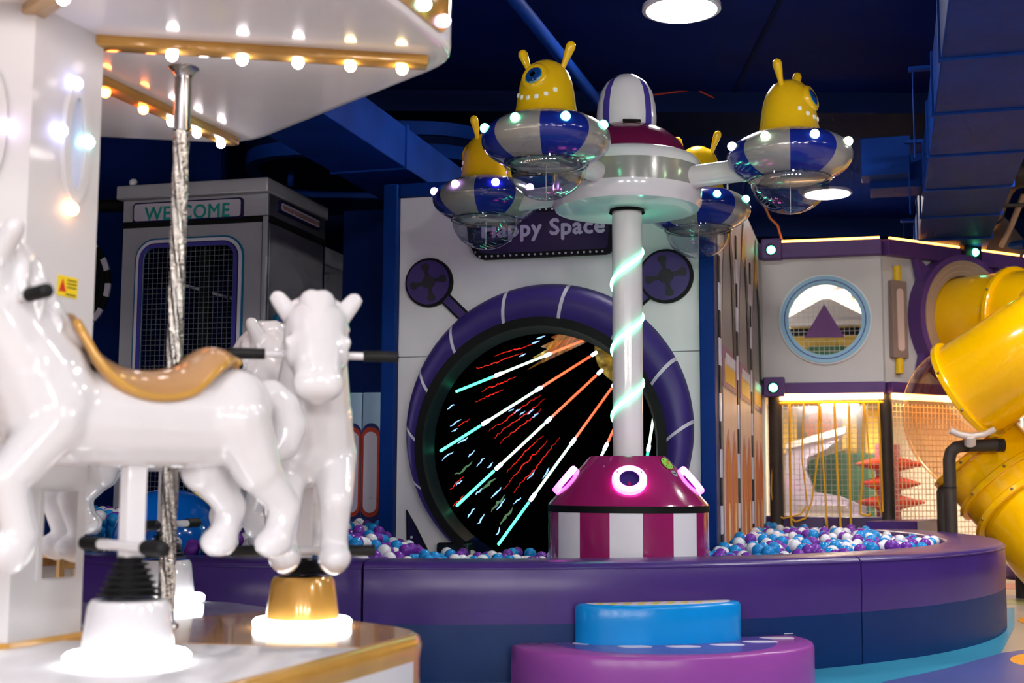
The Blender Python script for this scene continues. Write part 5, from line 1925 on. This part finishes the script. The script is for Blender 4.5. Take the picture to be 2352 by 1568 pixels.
def saddle_mesh():
    S = catmull(SADDLE, 5)
    rows = []
    n = len(S) - 1
    for i, p_ in enumerate(S):
        f = i / n
        half = R(26 + 32 * math.sin(PI * min(1, f * 1.08)) ** .7)
        r_ = .168
        row = []
        m_ = 14
        for j in range(m_ + 1):
            t_ = -half + 2 * half * j / m_
            edge = 1 - abs(2 * j / m_ - 1) ** 6 * .5
            row.append(V((p_.x, (r_ + .014) * math.sin(t_), p_.z - r_ * (1 - math.cos(t_)) + .016 * edge)))
        for j in range(m_, -1, -1):
            t_ = -half + 2 * half * j / m_
            row.append(V((p_.x, (r_ - .016) * math.sin(t_), p_.z - r_ * (1 - math.cos(t_)) - .022)))
        rows.append(row)
    b = MB()
    vr = b.grid(rows, 0, closed_u=True)
    b.face(list(reversed(vr[0])))
    b.face(vr[-1])
    bmesh.ops.recalc_face_normals(b.bm, faces=b.bm.faces)
    bmesh.ops.subdivide_edges(b.bm, edges=[], cuts=1)
    return b


def grip(y0, y1, x, z, r_=.021):
    k = 14
    pts_ = [V((x, y0 + (y1 - y0) * j / (2 * k), z)) for j in range(2 * k + 1)]
    return MB().tube(pts_, [r_ * (1 if j % 2 else .88) for j in range(2 * k + 1)], 14)


def base_parts(root, dz, pot, label_pot):
    """pot, bellows and glowing ring; z measured from the platform, the horse's hooves are dz above it"""
    z0 = -dz
    obj('light_ring', MB().lathe([(.17, z0 + .002), (.186, z0 + .006), (.188, z0 + .026), (.178, z0 + .036), (.13, z0 + .038)], 44), 'led_base', root, 60, True)
    obj('pot', MB().lathe([(.140, z0 + .034), (.137, z0 + .06), (.122, z0 + .175), (.112, z0 + .192), (.05, z0 + .196)], 44), pot, root, 40, True, label=label_pot)
    zb_, ztp = z0 + .205, z0 + max(.255, dz + .035)
    nrib = 7
    prof = []
    for j in range(nrib):
        f = j / nrib
        rr = .098 - .06 * f
        za = zb_ + (ztp - zb_) * f
        zb2__ = zb_ + (ztp - zb_) * (f + .5 / nrib)
        prof += [(rr, za), (rr - .004, za + (ztp - zb_) * .25 / nrib), (rr - .022, zb2__), (rr - .022, zb2__ + (ztp - zb_) * .2 / nrib)]
    obj('bellows', MB().lathe(prof + [(.03, ztp)], 32), 'rubber', root, 20, True)
    obj('stem', MB().lathe([(.02, z0 + .17), (.02, zb_ + .02)], 16), 'steel', root, 30, True)
    obj('post', MB().box((0, 0, (.36 + ztp - .02) / 2), (.062, .062, .36 - ztp + .02), 0, None, .006), 'gel_white', root, 20, True)


def make_horse(label, dz, pot, label_pot, src=None):
    root = thing('carousel_horse', label, 'carousel horse', (0, 0, 0), 0, 'carousel horses')
    if src is None:
        obj('body', body_mesh(), 'gel_white', root, 180, True)
        obj('mane', mane_mesh(), 'gel_white', root, 180, True)
        obj('tail', tail_mesh(), 'gel_white', root, 180, True)
        sd = obj('saddle', saddle_mesh(), 'saddle_tan', root, 50, True, label='tan saddle with gold rim')
        for s in (-1, 1):
            obj('saddle_rim', MB().tube(saddle_edge(s), .013, 10), 'gold', sd, 60, True)
        hb = obj('handle_bar', MB().tube([(.42, -.21, .77), (.42, .21, .77)], .0145, 14), 'gel_white', root, 60, True)
        for s in (-1, 1):
            obj('grip', grip(s * .175, s * .30, .42, .77), 'rubber', hb, 180, True)
        fb = obj('foot_bar', MB().tube([(.03, -.2, .055), (.03, .2, .055)], .0165, 14), 'gel_white', root, 60, True)
        for s in (-1, 1):
            obj('grip', grip(s * .15, s * .27, .03, .055, .023), 'rubber', fb, 180, True)
        obj('belly_plate', MB().box((0, 0, .315), (.26, .09, .03), 0, None, .01), 'gel_white', root, 20, True)
    else:
        for ch in src.children:
            if ch.name.split('.')[0] in ('body', 'mane', 'tail', 'saddle', 'handle_bar', 'foot_bar', 'belly_plate'):
                copy_tree(ch, root)
    base_parts(root, dz, pot, label_pot)
    return root


h1 = make_horse('nearest white carousel horse, seen side on with a gold saddle', .30, 'gel_white', 'white pot base')
h2 = make_horse('white carousel horse facing the camera on a gold pot base', .235, 'gold', 'gold pot base', h1)
h3 = make_horse('farthest white carousel horse, turned away behind the twisted pole', .30, 'gel_white', 'white pot base', h1)
for h, (px, py), hd, dz in ((h1, (292, 1524), 222, .30), (h2, (694, 1440), -78, .235), (h3, (375, 1382), -12, .30)):
    q_ = atz(px, py, PZ)
    h.location = (q_.x, q_.y, PZ + dz)
    h.rotation_euler = (0, 0, R(hd))

# wooden chair, seen only in the carousel's mirror panel
t = thing('wooden_chair', 'light wooden chair with plum cushion reflected in the carousel mirror', 'chair', (4.3, 5.4, 0), R(65))
WF = WORLD[t.name]
for sx in (-1, 1):
    for sy in (-1, 1):
        obj('leg', MB().box((sx * .2, sy * .2, .21 if sy < 0 else .42), (.045, .045, .42 if sy < 0 else .84), 0, WF, .005), 'wood', t, 20)
for sx in (-1, 1):
    obj('side_rail', MB().box((sx * .2, 0, .2), (.03, .36, .04), 0, WF), 'wood', t, 0)
for y_ in (-.2, .2):
    obj('apron', MB().box((0, y_, .38), (.36, .03, .07), 0, WF), 'wood', t, 0)
    obj('stretcher', MB().box((0, y_, .16), (.36, .025, .035), 0, WF), 'wood', t, 0)
obj('seat', MB().box((0, 0, .435), (.47, .46, .03), 0, WF, .008), 'wood', t, 20)
obj('cushion', MB().box((0, 0, .47), (.4, .4, .05), 0, WF, .02), 'cushion_plum', t, 30)
obj('back_slat', MB().box((0, .2, .78), (.36, .02, .09), 0, WF, .005), 'wood', t, 20)
obj('back_slat', MB().box((0, .2, .62), (.36, .02, .06), 0, WF, .005), 'wood', t, 20)
